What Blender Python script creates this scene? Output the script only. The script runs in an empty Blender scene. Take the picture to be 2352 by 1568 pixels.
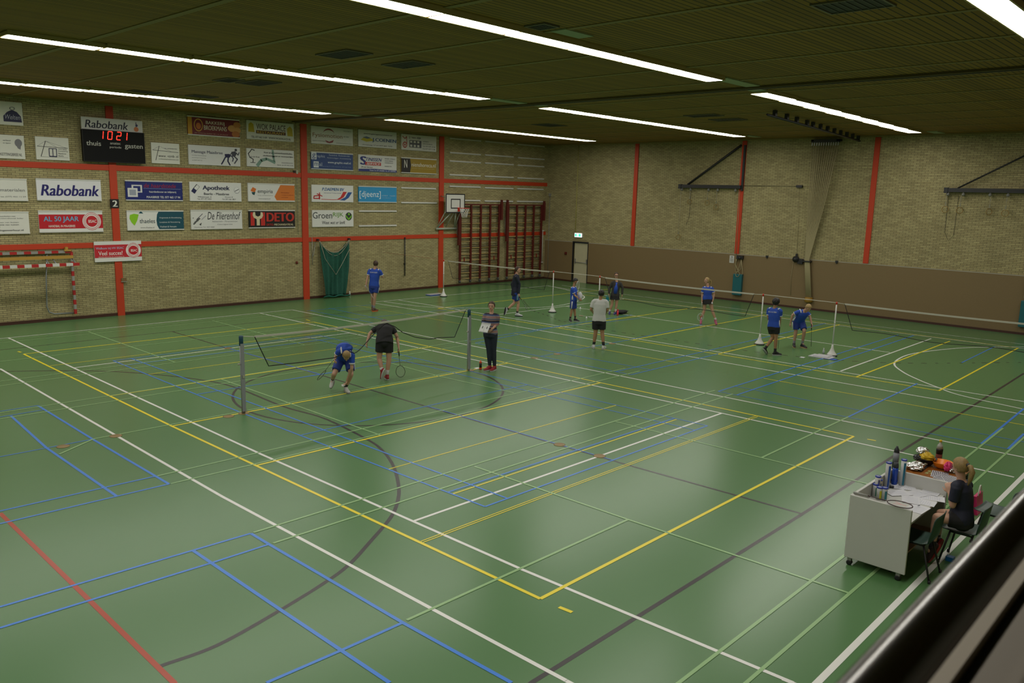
import bpy, bmesh, math, random
import numpy as np
from mathutils import Vector, Matrix
random.seed(7)
SC = bpy.context.scene
COL = SC.collection
# ---------------------------------------------------------------- camera
FPX, YAW, PIT, ROL = 1869.00986, 0.818723995, -0.179798511, 0.0255785064
CAM = Vector((-6.33465436, -5.42730825, 4.39313917))
YW, XW, ZC, ZB = 22.86, 26.27, 6.91, 2.03      # sponsor wall y, end wall x, ceiling z, panelling top
_ca, _sa = math.cos(YAW), math.sin(YAW)
FWD = Vector((_sa*math.cos(PIT), _ca*math.cos(PIT), math.sin(PIT)))
_r = Vector((_ca, -_sa, 0)); _u = _r.cross(FWD)
RGT = _r*math.cos(ROL)+_u*math.sin(ROL); UPV = -_r*math.sin(ROL)+_u*math.cos(ROL)
cd = bpy.data.cameras.new('camera'); cam = bpy.data.objects.new('camera', cd); COL.objects.link(cam)
m3 = Matrix((RGT, UPV, -FWD)).transposed()
cam.matrix_world = Matrix.Translation(CAM) @ m3.to_4x4()
cd.sensor_width = 36; cd.lens = FPX/2352*36; cd.clip_start = .05; cd.clip_end = 200
cd.dof.use_dof = True; cd.dof.focus_distance = 17; cd.dof.aperture_fstop = 5.6
SC.camera = cam
# ---------------------------------------------------------------- world, exposure
wd = bpy.data.worlds.new('world'); SC.world = wd; wd.use_nodes = True
wd.node_tree.nodes['Background'].inputs[0].default_value = (.5, .6, .5, 1)
wd.node_tree.nodes['Background'].inputs[1].default_value = 0.02
SC.view_settings.view_transform = 'Standard'; SC.view_settings.look = 'None'
SC.view_settings.exposure = 0.14; SC.view_settings.gamma = 1; SC.view_settings.use_curve_mapping = False
LAMP = 14.5
# ---------------------------------------------------------------- helpers
def ray(px, py): return (FWD + RGT*((px-1176)/FPX) - UPV*((py-784)/FPX))
def at(px, py, v=0.0, ax=2):
    d = ray(px, py); t = (v-CAM[ax])/d[ax]; return CAM + d*t
def F(px, py): return at(px, py, 0)
def srgb(r, g, b):
    f = lambda c: (c/255/12.92) if c/255 <= .04045 else ((c/255+.055)/1.055)**2.4
    return (f(r), f(g), f(b))
MATS = {}
def mat(name, col, rough=.55, metal=0.0, var=.06, scale=6.0, emit=None, alpha=None, spec=.5, bump=0, coat=0):
    if name in MATS: return MATS[name]
    m = bpy.data.materials.new(name); m.use_nodes = True; MATS[name] = m
    nt = m.node_tree; b = nt.nodes['Principled BSDF']
    b.inputs['Roughness'].default_value = rough; b.inputs['Metallic'].default_value = metal
    b.inputs['Specular IOR Level'].default_value = spec
    if coat: b.inputs['Coat Weight'].default_value = coat; b.inputs['Coat Roughness'].default_value = .1
    tc = nt.nodes.new('ShaderNodeTexCoord'); nz = nt.nodes.new('ShaderNodeTexNoise'); nz.inputs['Scale'].default_value = scale
    nt.links.new(tc.outputs['Object'], nz.inputs['Vector'])
    mx = nt.nodes.new('ShaderNodeMix'); mx.data_type = 'RGBA'
    mx.inputs['A'].default_value = tuple(c*(1-var) for c in col)+(1,); mx.inputs['B'].default_value = tuple(min(1, c*(1+var)) for c in col)+(1,)
    nt.links.new(nz.outputs['Fac'], mx.inputs['Factor']); nt.links.new(mx.outputs['Result'], b.inputs['Base Color'])
    if bump:
        bp = nt.nodes.new('ShaderNodeBump'); bp.inputs['Strength'].default_value = bump; bp.inputs['Distance'].default_value = .01
        nt.links.new(nz.outputs['Fac'], bp.inputs['Height']); nt.links.new(bp.outputs['Normal'], b.inputs['Normal'])
    if emit: b.inputs['Emission Color'].default_value = tuple(emit[:3])+(1,); b.inputs['Emission Strength'].default_value = emit[3]
    if alpha is not None: b.inputs['Alpha'].default_value = alpha
    return m
def C_(hexs):   # a named flat colour, from sRGB hex
    r, g, b = int(hexs[0:2], 16), int(hexs[2:4], 16), int(hexs[4:6], 16)
    return mat('paint_'+hexs, srgb(r, g, b), .5, var=.03)
class MB:
    """collects geometry (world or local coordinates) and links it as ONE mesh object"""
    def __init__(s): s.v, s.f, s.m, s.mats, s.sm = [], [], [], [], []
    def mi(s, m):
        if m is None: return 0
        if m not in s.mats: s.mats.append(m)
        return s.mats.index(m)
    def add(s, vs, fs, m=None, smooth=False):
        o = len(s.v); s.v += [tuple(v) for v in vs]; k = s.mi(m)
        for f in fs: s.f.append([i+o for i in f]); s.m.append(k); s.sm.append(smooth)
        return s
    def box(s, a, b, m=None):
        x0, y0, z0 = a; x1, y1, z1 = b
        v = [(x, y, z) for x in (x0, x1) for y in (y0, y1) for z in (z0, z1)]
        return s.add(v, [(0,1,3,2),(4,6,7,5),(0,4,5,1),(2,3,7,6),(0,2,6,4),(1,5,7,3)], m)
    def quad(s, a, b, c, d, m=None): return s.add([a, b, c, d], [(0,1,2,3)], m)
    def obox(s, o, ex, ey, ez, m=None):   # box from corner o with edge vectors
        o, ex, ey, ez = map(Vector, (o, ex, ey, ez))
        v = [o+ex*i+ey*j+ez*k for i in (0,1) for j in (0,1) for k in (0,1)]
        return s.add(v, [(0,1,3,2),(4,6,7,5),(0,4,5,1),(2,3,7,6),(0,2,6,4),(1,5,7,3)], m)
    def sweep(s, pts, rad, m=None, n=10, lat=None, closed=False, smooth=True, rnd=0):
        """tube through pts; rad: float or list of float / (rx,ry); lat: lateral axis for the ellipse"""
        P = [Vector(p) for p in pts]; N = len(P)
        R = rad if isinstance(rad, (list, tuple)) and len(rad) == N and N > 0 and not (N == 2 and isinstance(rad, tuple)) else [rad]*N
        R = [(r, r) if not isinstance(r, (tuple, list)) else r for r in R]
        if rnd:   # rounded ends: extra rings
            for e in (0, -1):
                q = P[0 if e == 0 else -1]; w = (P[0]-P[1]) if e == 0 else (P[-1]-P[-2])
                w = w.normalized() if w.length > 1e-9 else Vector((0,0,1)); r0 = R[0 if e == 0 else -1]; k = min(r0)*rnd
                ex = [(q+w*k*.6, (r0[0]*.8, r0[1]*.8)), (q+w*k, (r0[0]*.4, r0[1]*.4))]
                if e == 0:
                    for p_, r_ in ex: P.insert(0, p_); R.insert(0, r_)
                else:
                    for p_, r_ in ex: P.append(p_); R.append(r_)
            N = len(P)
        vs = []; prev = None
        for i in range(N):
            if closed: t = P[(i+1) % N]-P[i-1]
            else: t = P[min(i+1, N-1)]-P[max(i-1, 0)]
            t = t.normalized() if t.length > 1e-9 else Vector((0,0,1))
            if lat is not None: a = Vector(lat)
            elif prev is not None: a = prev
            else: a = Vector((0,0,1)) if abs(t.z) < .9 else Vector((1,0,0))
            a = a - t*a.dot(t); a = a.normalized() if a.length > 1e-6 else t.orthogonal().normalized()
            b = t.cross(a); prev = a
            for k in range(n):
                th = 2*math.pi*k/n; vs.append(P[i]+a*math.cos(th)*R[i][0]+b*math.sin(th)*R[i][1])
        fs = []
        for i in range(N if closed else N-1):
            j = (i+1) % N
            for k in range(n): fs.append((i*n+k, i*n+(k+1) % n, j*n+(k+1) % n, j*n+k))
        if not closed: fs.append(tuple(range(n))[::-1]); fs.append(tuple(range((N-1)*n, N*n)))
        return s.add(vs, fs, m, smooth)
    def ball(s, c, r, m=None, ax=None, n=12, k=8):
        r = r if isinstance(r, (tuple, list)) else (r, r, r); A = ax or (Vector((1,0,0)), Vector((0,1,0)), Vector((0,0,1)))
        c = Vector(c); vs = [c-A[2]*r[2]]
        for i in range(1, k):
            ph = -math.pi/2+math.pi*i/k
            for j in range(n):
                th = 2*math.pi*j/n; vs.append(c+A[0]*r[0]*math.cos(ph)*math.cos(th)+A[1]*r[1]*math.cos(ph)*math.sin(th)+A[2]*r[2]*math.sin(ph))
        vs.append(c+A[2]*r[2]); fs = []
        for j in range(n):
            fs.append((0, 1+(j+1) % n, 1+j)); fs.append((len(vs)-1, 1+(k-2)*n+j, 1+(k-2)*n+(j+1) % n))
            for i in range(k-2): fs.append((1+i*n+j, 1+i*n+(j+1) % n, 1+(i+1)*n+(j+1) % n, 1+(i+1)*n+j))
        return s.add(vs, fs, m, True)
    def lathe(s, c, prof, m=None, n=20, ax=(0,0,1), smooth=True):
        ax = Vector(ax).normalized(); a = ax.orthogonal().normalized(); b = ax.cross(a); c = Vector(c); vs = []
        for r, h in prof:
            for k in range(n):
                th = 2*math.pi*k/n; vs.append(c+ax*h+(a*math.cos(th)+b*math.sin(th))*max(r, 1e-4))
        fs = [(i*n+k, i*n+(k+1) % n, (i+1)*n+(k+1) % n, (i+1)*n+k) for i in range(len(prof)-1) for k in range(n)]
        fs.append(tuple(range(n))[::-1]); fs.append(tuple(range((len(prof)-1)*n, len(prof)*n)))
        return s.add(vs, fs, m, smooth)
    def build(s, name, m=None, parent=None, kind=None, label=None, loc=None, bake=None):
        me = bpy.data.meshes.new(name); off = Vector(loc) if loc is not None else (ORG.get(parent.name, Vector((0,0,0))) if parent else Vector((0,0,0)))
        me.from_pydata([tuple(Vector(v)-off) for v in s.v], [], s.f)
        ms = s.mats or ([m] if m else [])
        if not ms: ms = [C_('808080')]
        for x in ms: me.materials.append(x or m)
        me.polygons.foreach_set('material_index', s.m); me.polygons.foreach_set('use_smooth', s.sm); me.update()
        o = bpy.data.objects.new(name, me); COL.objects.link(o)
        if bake: o = rebake(o, *bake)
        if loc is not None and parent is None: o.location = loc
        if parent: o.parent = parent; ORG[o.name] = off
        if kind: o['kind'] = kind
        if label: o['label'] = label
        return o
ORG = {}
def rebake(o, voxel, smooth=4, cut=None):
    r = o.modifiers.new('r', 'REMESH'); r.mode = 'VOXEL'; r.voxel_size = voxel; r.use_smooth_shade = True
    if smooth: sm = o.modifiers.new('s', 'SMOOTH'); sm.factor = .5; sm.iterations = smooth
    bpy.context.view_layer.update(); dg = bpy.context.evaluated_depsgraph_get()
    me = bpy.data.meshes.new_from_object(o.evaluated_get(dg)); ms = [x for x in o.data.materials]
    o.modifiers.clear(); old = o.data; me.materials.clear()
    for x in ms[:1]: me.materials.append(x)
    me.polygons.foreach_set('use_smooth', [True]*len(me.polygons)); o.data = me; bpy.data.meshes.remove(old)
    return o
def thing(name, label, cat, loc=(0,0,0), group=None, rz=0):
    o = bpy.data.objects.new(name, None); COL.objects.link(o); o.location = loc; o.empty_display_size = .1
    o.rotation_euler = (0, 0, rz); o['label'] = label; o['category'] = cat
    if group: o['group'] = group
    ORG[o.name] = Vector(loc) if not rz else Vector((0,0,0))
    return o
def tag(o, label, cat, group=None):
    o['label'] = label; o['category'] = cat
    if group: o['group'] = group
    return o
def copy_tree(o, loc, label=None, parent=None):
    c = o.copy(); COL.objects.link(c); c.parent = parent
    if parent is None: c.location = loc
    if label: c['label'] = label
    for ch in list(o.children): copy_tree(ch, None, None, c)
    return c
def text_geo(s, shear=0, bold=0.0, sp=1.0):
    cu = bpy.data.curves.new('t', 'FONT'); cu.body = s; cu.shear = shear; cu.offset = bold; cu.resolution_u = 3; cu.space_character = sp; cu.fill_mode = 'FRONT'
    o = bpy.data.objects.new('t', cu); COL.objects.link(o); bpy.context.view_layer.update()
    me = bpy.data.meshes.new_from_object(o.evaluated_get(bpy.context.evaluated_depsgraph_get()))
    vs = [v.co.copy() for v in me.vertices]; fs = [tuple(p.vertices) for p in me.polygons]
    bpy.data.objects.remove(o); bpy.data.curves.remove(cu); bpy.data.meshes.remove(me)
    return vs, fs
def put_text(mb, s, O, R, U, box, m, shear=0, bold=0.0, sp=1.0, n=None, d=0):
    """text fitted in box (x0,y0,x1,y1) of the plane O + R x + U y"""
    vs, fs = text_geo(s, shear, 0, sp)
    if not vs: return
    xs = [v.x for v in vs]; ys = [v.y for v in vs]; x0, y0, x1, y1 = box
    sx = (x1-x0)/max(1e-6, max(xs)-min(xs)); sy = (y1-y0)/max(1e-6, max(ys)-min(ys)); O, R, U = Vector(O), Vector(R), Vector(U)
    nn = (n if n else R.cross(U))*d
    for q in ((0, .5, 1) if bold >= .018 else ((0, 1) if bold else (0,))):
        mb.add([O+R*(x0+(v.x-min(xs))*sx+q*bold*2*sx)+U*(y0+(v.y-min(ys))*sy)+nn-Vector(R).cross(Vector(U))*-.0002*q for v in vs], fs, m)
X3, Y3, Z3 = Vector((1,0,0)), Vector((0,1,0)), Vector((0,0,1))
# ---------------------------------------------------------------- setting materials
def brick_mat(name, axis):
    m = bpy.data.materials.new(name); m.use_nodes = True; nt = m.node_tree; L = nt.links; b = nt.nodes['Principled BSDF']
    tc = nt.nodes.new('ShaderNodeTexCoord'); sp = nt.nodes.new('ShaderNodeSeparateXYZ'); cb = nt.nodes.new('ShaderNodeCombineXYZ')
    L.new(tc.outputs['Object'], sp.inputs[0]); L.new(sp.outputs[axis], cb.inputs[0]); L.new(sp.outputs[2], cb.inputs[1])
    bt = nt.nodes.new('ShaderNodeTexBrick'); L.new(cb.outputs[0], bt.inputs['Vector'])
    bt.inputs['Scale'].default_value = 1; bt.inputs['Brick Width'].default_value = .22; bt.inputs['Row Height'].default_value = .0625
    bt.inputs['Mortar Size'].default_value = .006; bt.inputs['Mortar Smooth'].default_value = .3; bt.offset = .5
    bt.inputs['Color1'].default_value = (.38, .32, .15, 1); bt.inputs['Color2'].default_value = (.52, .45, .22, 1); bt.inputs['Mortar'].default_value = (.12, .105, .06, 1)
    nz = nt.nodes.new('ShaderNodeTexNoise'); nz.inputs['Scale'].default_value = 1.3; L.new(cb.outputs[0], nz.inputs['Vector'])
    mx = nt.nodes.new('ShaderNodeMix'); mx.data_type = 'RGBA'; mx.blend_type = 'MULTIPLY'; mx.inputs['Factor'].default_value = .35
    L.new(bt.outputs['Color'], mx.inputs['A']); L.new(nz.outputs['Fac'], mx.inputs['B']); L.new(mx.outputs['Result'], b.inputs['Base Color'])
    bp = nt.nodes.new('ShaderNodeBump'); bp.inputs['Strength'].default_value = .5; bp.inputs['Distance'].default_value = .006; bp.invert = True
    L.new(bt.outputs['Fac'], bp.inputs['Height']); L.new(bp.outputs['Normal'], b.inputs['Normal']); b.inputs['Roughness'].default_value = .8
    return m
M_BX, M_BY = brick_mat('yellow_brick_x', 0), brick_mat('yellow_brick_y', 1)
def floor_mat():
    m = bpy.data.materials.new('green_sports_floor'); m.use_nodes = True; nt = m.node_tree; L = nt.links; b = nt.nodes['Principled BSDF']
    tc = nt.nodes.new('ShaderNodeTexCoord'); nz = nt.nodes.new('ShaderNodeTexNoise'); nz.inputs['Scale'].default_value = .5; nz.inputs['Detail'].default_value = 5
    L.new(tc.outputs['Object'], nz.inputs['Vector']); mx = nt.nodes.new('ShaderNodeMix'); mx.data_type = 'RGBA'
    mx.inputs['A'].default_value = (.082, .192, .070, 1); mx.inputs['B'].default_value = (.092, .210, .078, 1)
    L.new(nz.outputs['Fac'], mx.inputs['Factor']); L.new(mx.outputs['Result'], b.inputs['Base Color'])
    b.inputs['Roughness'].default_value = FLR; b.inputs['Specular IOR Level'].default_value = .5
    n2 = nt.nodes.new('ShaderNodeTexNoise'); n2.inputs['Scale'].default_value = 1.6; L.new(tc.outputs['Object'], n2.inputs['Vector'])
    bp = nt.nodes.new('ShaderNodeBump'); bp.inputs['Strength'].default_value = .12; bp.inputs['Distance'].default_value = .01
    L.new(n2.outputs['Fac'], bp.inputs['Height']); L.new(bp.outputs['Normal'], b.inputs['Normal'])
    return m
FLR = .27
def ceil_mat():
    m = bpy.data.materials.new('slatted_wood_ceiling'); m.use_nodes = True; nt = m.node_tree; L = nt.links; b = nt.nodes['Principled BSDF']
    tc = nt.nodes.new('ShaderNodeTexCoord'); sp = nt.nodes.new('ShaderNodeSeparateXYZ'); L.new(tc.outputs['Object'], sp.inputs[0])
    mu = nt.nodes.new('ShaderNodeMath'); mu.operation = 'MULTIPLY'; mu.inputs[1].default_value = 9.0; L.new(sp.outputs[1], mu.inputs[0])
    fr = nt.nodes.new('ShaderNodeMath'); fr.operation = 'FRACT'; L.new(mu.outputs[0], fr.inputs[0])
    rp = nt.nodes.new('ShaderNodeValToRGB'); L.new(fr.outputs[0], rp.inputs[0]); e = rp.color_ramp.elements
    e[0].position = 0; e[0].color = (.015, .010, .003, 1); e[1].position = .2; e[1].color = (.30, .165, .010, 1)
    k = e.new(.14); k.color = (.02, .013, .003, 1)
    fl = nt.nodes.new('ShaderNodeMath'); fl.operation = 'FLOOR'; L.new(mu.outputs[0], fl.inputs[0])
    wn = nt.nodes.new('ShaderNodeTexWhiteNoise'); wn.noise_dimensions = '1D'; L.new(fl.outputs[0], wn.inputs['W'])
    mx = nt.nodes.new('ShaderNodeMix'); mx.data_type = 'RGBA'; mx.blend_type = 'MULTIPLY'; mx.inputs['Factor'].default_value = .3
    L.new(rp.outputs[0], mx.inputs['A']); L.new(wn.outputs['Value'], mx.inputs['B']); L.new(mx.outputs['Result'], b.inputs['Base Color'])
    b.inputs['Roughness'].default_value = .7
    return m
M_OR = mat('orange_red_steel', srgb(188, 58, 22), .6, var=.04)
M_WH = mat('white_lacquer', (.62, .62, .58), .45, var=.03)
M_DK = mat('dark_metal', (.02, .02, .022), .5, var=.2)
M_GR = mat('grey_metal', (.32, .32, .30), .4, .4)
# ---------------------------------------------------------------- room shell
X0, Y0 = -24.0, -5.20
LN = [0]
def lineseg(mb, p, q, w, m, z):
    LN[0] = (LN[0]+1) % 64; z = z+LN[0]*7e-6
    p, q = Vector((p[0], p[1], 0)), Vector((q[0], q[1], 0)); d = (q-p).normalized(); n = Vector((-d.y, d.x, 0))*w/2; zz = Vector((0,0,z))
    mb.add([p-n+zz, q-n+zz, q+n+zz, p+n+zz], [(0,1,2,3)], m)
def polyline(mb, pts, w, m, z):
    LN[0] = (LN[0]+1) % 64; z = z+LN[0]*7e-6
    P = [Vector((p[0], p[1])) for p in pts]; vs = []
    for i, p in enumerate(P):
        t = (P[min(i+1, len(P)-1)]-P[max(i-1, 0)]).normalized(); n = Vector((-t.y, t.x))*w/2
        vs += [(p.x-n.x, p.y-n.y, z), (p.x+n.x, p.y+n.y, z)]
    mb.add(vs, [(2*i, 2*i+2, 2*i+3, 2*i+1) for i in range(len(P)-1)], m)
def smooth_pts(pts, k=6):
    P = [Vector((p[0], p[1])) for p in pts]; P = [P[0]*2-P[1]]+P+[P[-1]*2-P[-2]]; out = []
    for i in range(1, len(P)-2):
        a, b, c, d = P[i-1:i+3]
        for j in range(k):
            t = j/k; out.append(.5*((2*b)+(c-a)*t+(2*a-5*b+4*c-d)*t*t+(3*b-a-3*c+d)*t**3))
    out.append(P[-2]); return out
FLM = floor_mat()
fb = MB()
nx, ny = 24, 14
fb.quad((X0, Y0, 0), (XW+.1, Y0, 0), (XW+.1, YW+.1, 0), (X0, YW+.1, 0), FLM)
def pm(name, c): return mat(name, c, FLR+.02, var=.05, scale=3)
LW, LY, LB, LG, LK, LR = pm('line_white', (.78,.78,.75)), pm('line_yellow', (.85,.70,.03)), pm('line_blue', (.05,.22,.72)), pm('line_light_green', (.27,.46,.20)), pm('line_black', (.035,.03,.032)), pm('line_red', (.42,.045,.012))
ZL = {LK: .001, LR: .0016, LW: .0022, LY: .0028, LB: .0034, LG: .004}
ZL_ = .0004  # lowest paint layer
def PX(m, w, *pts):
    q = [F(*p) for p in pts]
    for a, b in zip(q[:-1], q[1:]): lineseg(fb, a, b, w, m, ZL.get(m, ZL_))
def WX(m, w, *pts):
    for a, b in zip(pts[:-1], pts[1:]): lineseg(fb, a, b, w, m, ZL[m])
# white
PX(LW, .05, (0,846.6), (510,1140), (1300,1562.7)); WX(LW, .05, (-.97,16.3), (-.9,20.5))
WX(LW, .05, (-.97,-1.2), (-.97,-3)); PX(LW, .05, (19,775.7), (600,1043), (1200,1308), (1822,1568)); WX(LW, .05, (.5,-2.6), (.52,-2.9))
WX(LW, .05, (-8,20.45), (.47,20.53), (9.68,20.62)); PX(LW, .05, (671,711.4), (990,775), (1700,919), (2352,1050))
PX(LW, .05, (595.7,718.6), (864.8,777.8), (1657.7,948.8), (2329,1095.5)); PX(LW, .05, (949,1197), (1657.7,948.8)); PX(LW, .05, (169.6,844.6), (803.6,764.5))
WX(LW, .07, (-8,-2.88), (14,-2.82)); PX(LW, .05, (914.8,688.7), (1446,775), (2352,922)); PX(LW, .05, (862,696.4), (1119,737.6), (1700,838.8), (2352,951.7))
PX(LW, .05, (1298.9,702.9), (1700,759.9), (2044.4,809.4)); PX(LW, .05, (1256,656), (1450,688), (1919.7,746.4), (2352,800.7)); PX(LW, .04, (1290,655), (1450,678), (1935.7,740), (2352,790.5))
PX(LW, .05, (1931,852), (2138.7,777.4)); PX(LW, .05, (850,694.4), (1213.8,660.4), (1256,656)); PX(LW, .05, (1146.9,722), (1432.8,686.3))
for pts in ([(2352,796.5),(2280,797),(2207.5,799),(2127.6,807),(2079.6,816.7),(2054,834.3),(2073,853.5),(2111.6,872.7),(2156.3,890.3),(2207.5,907.9),(2352,939.8)],
            [(882,692.5),(972,704),(1062,707),(1129,707.6),(1245.7,705.4),(1309.5,696.5),(1341.4,684),(1330.8,674.6),(1299,665),(1258.5,656)]):
    polyline(fb, smooth_pts([F(*p) for p in pts]), .05, LW, ZL[LW])
# yellow
PX(LY, .05, (1241,1375), (394.5,978.5), (54.3,813)); PX(LY, .05, (1241,1375), (1961,1002)); PX(LY, .05, (1961,1002), (1379.5,878.9), (1166.7,833.9), (720.4,739.5)); PX(LY, .05, (54.3,813), (720.4,739.5))
PX(LY, .05, (394.5,978.5), (1166.7,833.9)); PX(LY, .05, (585.5,1069.6), (1379.5,878.9)); PX(LY, .05, (253,909), (991,796.4))
PX(LY, .05, (1284,1394), (1314,1406)); PX(LY, .05, (1992,1008.5), (2012,1012)); PX(LY, .05, (41,807), (49,809)); PX(LY, .05, (703,734), (712,736.6))
PX(LY, .018, (967,1243), (1736,955)); PX(LY, .018, (972.5,1245.5), (1740,957)); PX(LY, .025, (891.6,1077.7), (1415,930.7)); PX(LY, .03, (1041,1134), (1554,963))
PX(LY, .03, (115,840), (800,757)); PX(LY, .03, (341,859.6), (820,794)); PX(LY, .05, (1006,707.8), (1452.4,780.7), (2156.3,897.3)); PX(LY, .05, (1006,707.8), (1306.5,673.6), (1420,662))
PX(LY, .05, (1282.7,752.4), (1601,705.7)); PX(LY, .05, (1452.4,780.7), (1756,723.3)); PX(LY, .05, (1649.8,812.6), (1928.3,745.6)); PX(LY, .05, (1967.7,865.3), (2181.9,783.2)); PX(LY, .05, (2156.3,897.3), (2338.6,799))
PX(LY, .04, (1306.5,673.6), (1601,705.7), (1932.5,745.8), (2338.6,799)); PX(LY, .03, (1181.5,765.8), (1556.5,832.8)); PX(LY, .03, (1753.5,868.5), (2352,976)); PX(LY, .02, (817,701), (1061,744))
# red, black
PX(LR, .055, (0,1178), (400,1568)); WX(LR, .055, (-3.49,6.5), (-3.47,20.4)); WX(LR, .055, (-3.52,1.25), (-3.52,-2.8))
PX(LK, .055, (1220,1568), (1843,1180), (2352,857)); WX(LK, .055, (-8,-1.0), (-1.22,-1.0)); PX(LK, .05, (1843,1180), (1440,1067), (982,934), (743,863)); PX(mat('line_grey_blue', (.10,.13,.17), FLR+.02), .05, (743,863), (523,799.5)); PX(LK, .05, (395,761), (523,799.5))
WX(LK, .045, (-8,18.7), (4.4,18.8), (12,18.9), (23,19)); PX(LK, .05, (395,761), (400,762))
cx, cy, cr = 4.52, 8.99, 2.98
pts = [(cx+cr*math.cos(2*math.pi*i/72), cy+(cr-.07)*math.sin(2*math.pi*i/72)) for i in range(73)]
polyline(fb, pts, .055, LK, ZL[LK])
polyline(fb, smooth_pts([(-4.5,17.1),(-2.5,16.6)]+[F(*p)[:2] for p in [(0,853.3),(200,851.4),(330,857.5),(460,871.7),(542,890),(650,933),(743,960),(841,1007.5),(879,1035),(905,1073),(916,1120),(912,1156),(896,1190),(850,1244),(803,1295),(750,1335),(640,1403),(500,1481),(369,1529)]]), .055, LK, ZL[LK])
dp = smooth_pts([F(*p) for p in [(1202,690),(1223,712),(1256,724),(1297,739),(1402,759),(1540,780),(1676,799.5),(1770,812),(1916,826),(2080,833.7),(2352,832)]], 40)
acc = 0
for a, b in zip(dp[:-1], dp[1:]):
    if (acc % .38) < .15: lineseg(fb, a, b, .05, LK, ZL[LK])
    acc += (b-a).length
# blue
for w, *p in [(.045,(25,955),(106,1028),(268,1139.6)),(.045,(88,932),(213.5,1009),(388,1111.6)),(.04,(0,1173.7),(238,1120),(356,1094)),(.04,(0,1202.7),(268,1139.6),(388,1111.6)),(.03,(0,1049),(213.5,1008.5)),
              (.03,(0,944.6),(88,931)),(.03,(0,957.6),(100,941)),(.04,(0,1393.7),(443,1264),(576,1225)),(.04,(0,1442),(485,1293),(618,1250)),(.045,(443,1264),(640,1397.6),(895,1568)),(.045,(576,1225),(618,1250),(925,1430),(1175,1568)),
              (.04,(612,1568),(783,1494),(925,1430)),(.035,(259.6,828),(555,948),(892,1078),(1114,1163.6)),(.035,(300.6,822.7),(608.6,937),(1165.7,1144.6)),(.035,(1114,1163.6),(1625,977.7)),(.035,(1030,1130),(1547,961)),
              (.03,(692,999),(1040,919),(1211.6,883.6)),(.03,(1211.6,883.6),(1414.6,930),(1625,977.7)),(.03,(1180,890),(1254,908),(1595,987.5)),(.03,(453.6,905),(760,856)),
              (.04,(1649.6,898.9),(2063.6,768.8)),(.04,(1692.7,906.9),(2098.8,770.4)),(.04,(1948.5,957.4),(2106.8,880.7)),(.045,(2253.8,1019.1),(2352,938.2)),(.045,(2315.2,1031),(2352,995.8)),(.025,(1649.6,898.9),(2315.2,1031)),(.025,(1686,886.4),(2352,1015)),
              (.035,(2209,832.7),(2284,796)),(.035,(1413.7,853.6),(1630.7,804),(1896.4,742.4)),(.035,(1449.4,860.5),(1649.8,812.6)),(.03,(1092,788),(1449,860.5)),(.03,(1142,784),(1492.5,848.7)),(.035,(1067,783),(1226,758),(1452,722.7)),(.035,(1092,787.6),(1267.9,752.4),(1470,731)),
              (.03,(1242.6,818),(1446.4,780),(1613,745)),(.03,(712,713),(860,742)),(.03,(755,707.6),(900,738)),(.03,(705,714),(850,700)),(.03,(810,733),(1090,705))]:
    PX(LB, w, *p)
WX(LB, .03, (7.48,6.96), (7.45,15.55)); WX(LB, .03, (7.03,6.98), (7.0,15.55)); WX(LB, .04, (1.44,15.55), (7.45,15.5)); WX(LB, .04, (1.44,14.85), (7.45,14.8)); WX(LB, .03, (1.43,11.0), (7.45,10.95)); WX(LB, .03, (4.47,11), (4.4,15.5)); WX(LB, .025, (4.50,2.3), (4.46,7))
# light green
for p in [((-2.05,8.68),(-1.34,9.17),(9.9,9.06)),((-1.34,6.15),(0,6.12),(10.8,6.1)),((-1.34,6.61),(10.8,6.55)),((-1.35,3.72),(10.4,3.72)),((-1.34,3.26),(10.4,3.26)),((-8,11.6),(10.4,11.5)),((-8,12.05),(10.4,12.05)),((-8,14.4),(9.5,14.4)),((-8,14.85),(9.5,14.9)),((-8,17.2),(8.5,17.1)),((-8,20.25),(9,20.25)),((-8,19.8),(9,19.8)),
          ((-1.33,.65),(2.56,.62)),((2.55,3.65),(2.57,.62),(2.66,-2.37)),((-6,-1.95),(3.6,-1.95),(12,-1.85)),((-6,-2.39),(3.4,-2.39),(12,-2.3)),((2.47,11.97),(2.48,6.05)),((6.67,6.64),(6.5,9.02),(6.6,11.9)),((6.47,3.68),(6.59,-2.35)),((6.54,.62),(10.44,.64)),((2.5,20.25),(2.5,14.45)),((6.3,20),(6.26,14.44))]:
    WX(LG, .04, *p)
floor = fb.build('floor', kind='structure')
# walls
def struct(name, mb, m=None): return mb.build(name, m, kind='structure')
struct('wall_left', MB().box((X0, YW, 0), (XW+.2, YW+.2, ZC), M_BX))
# end wall with door opening y 19.95..20.95
dy0, dy1, dz = 20.0, 20.93, 2.03
w = MB(); w.box((XW, Y0, 0), (XW+.2, dy0, ZC), M_BY).box((XW, dy1, 0), (XW+.2, YW, ZC), M_BY).box((XW, dy0, dz), (XW+.2, dy1, ZC), M_BY); struct('wall_back', w)
M_PAN = mat('brown_wall_panelling', srgb(124, 104, 70), .6, var=.07, scale=40)
w = MB(); w.box((XW-.03, Y0, .06), (XW, dy0-.05, ZB), M_PAN).box((XW-.03, dy1+.05, .06), (XW, YW, ZB), M_PAN); struct('trim_1', w)
w = MB(); w.box((XW-.036, Y0, ZB), (XW, dy0-.05, ZB+.02)).box((XW-.036, dy1+.05, ZB), (XW, YW, ZB+.02)); struct('trim_2', w, mat('grey_trim', (.42,.40,.33), .5))
M_BB = mat('dark_brown_plinth', (.055, .018, .010), .5)
struct('baseboard_left', MB().box((X0, YW-.02, 0), (XW, YW, .1)), M_BB)
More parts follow.
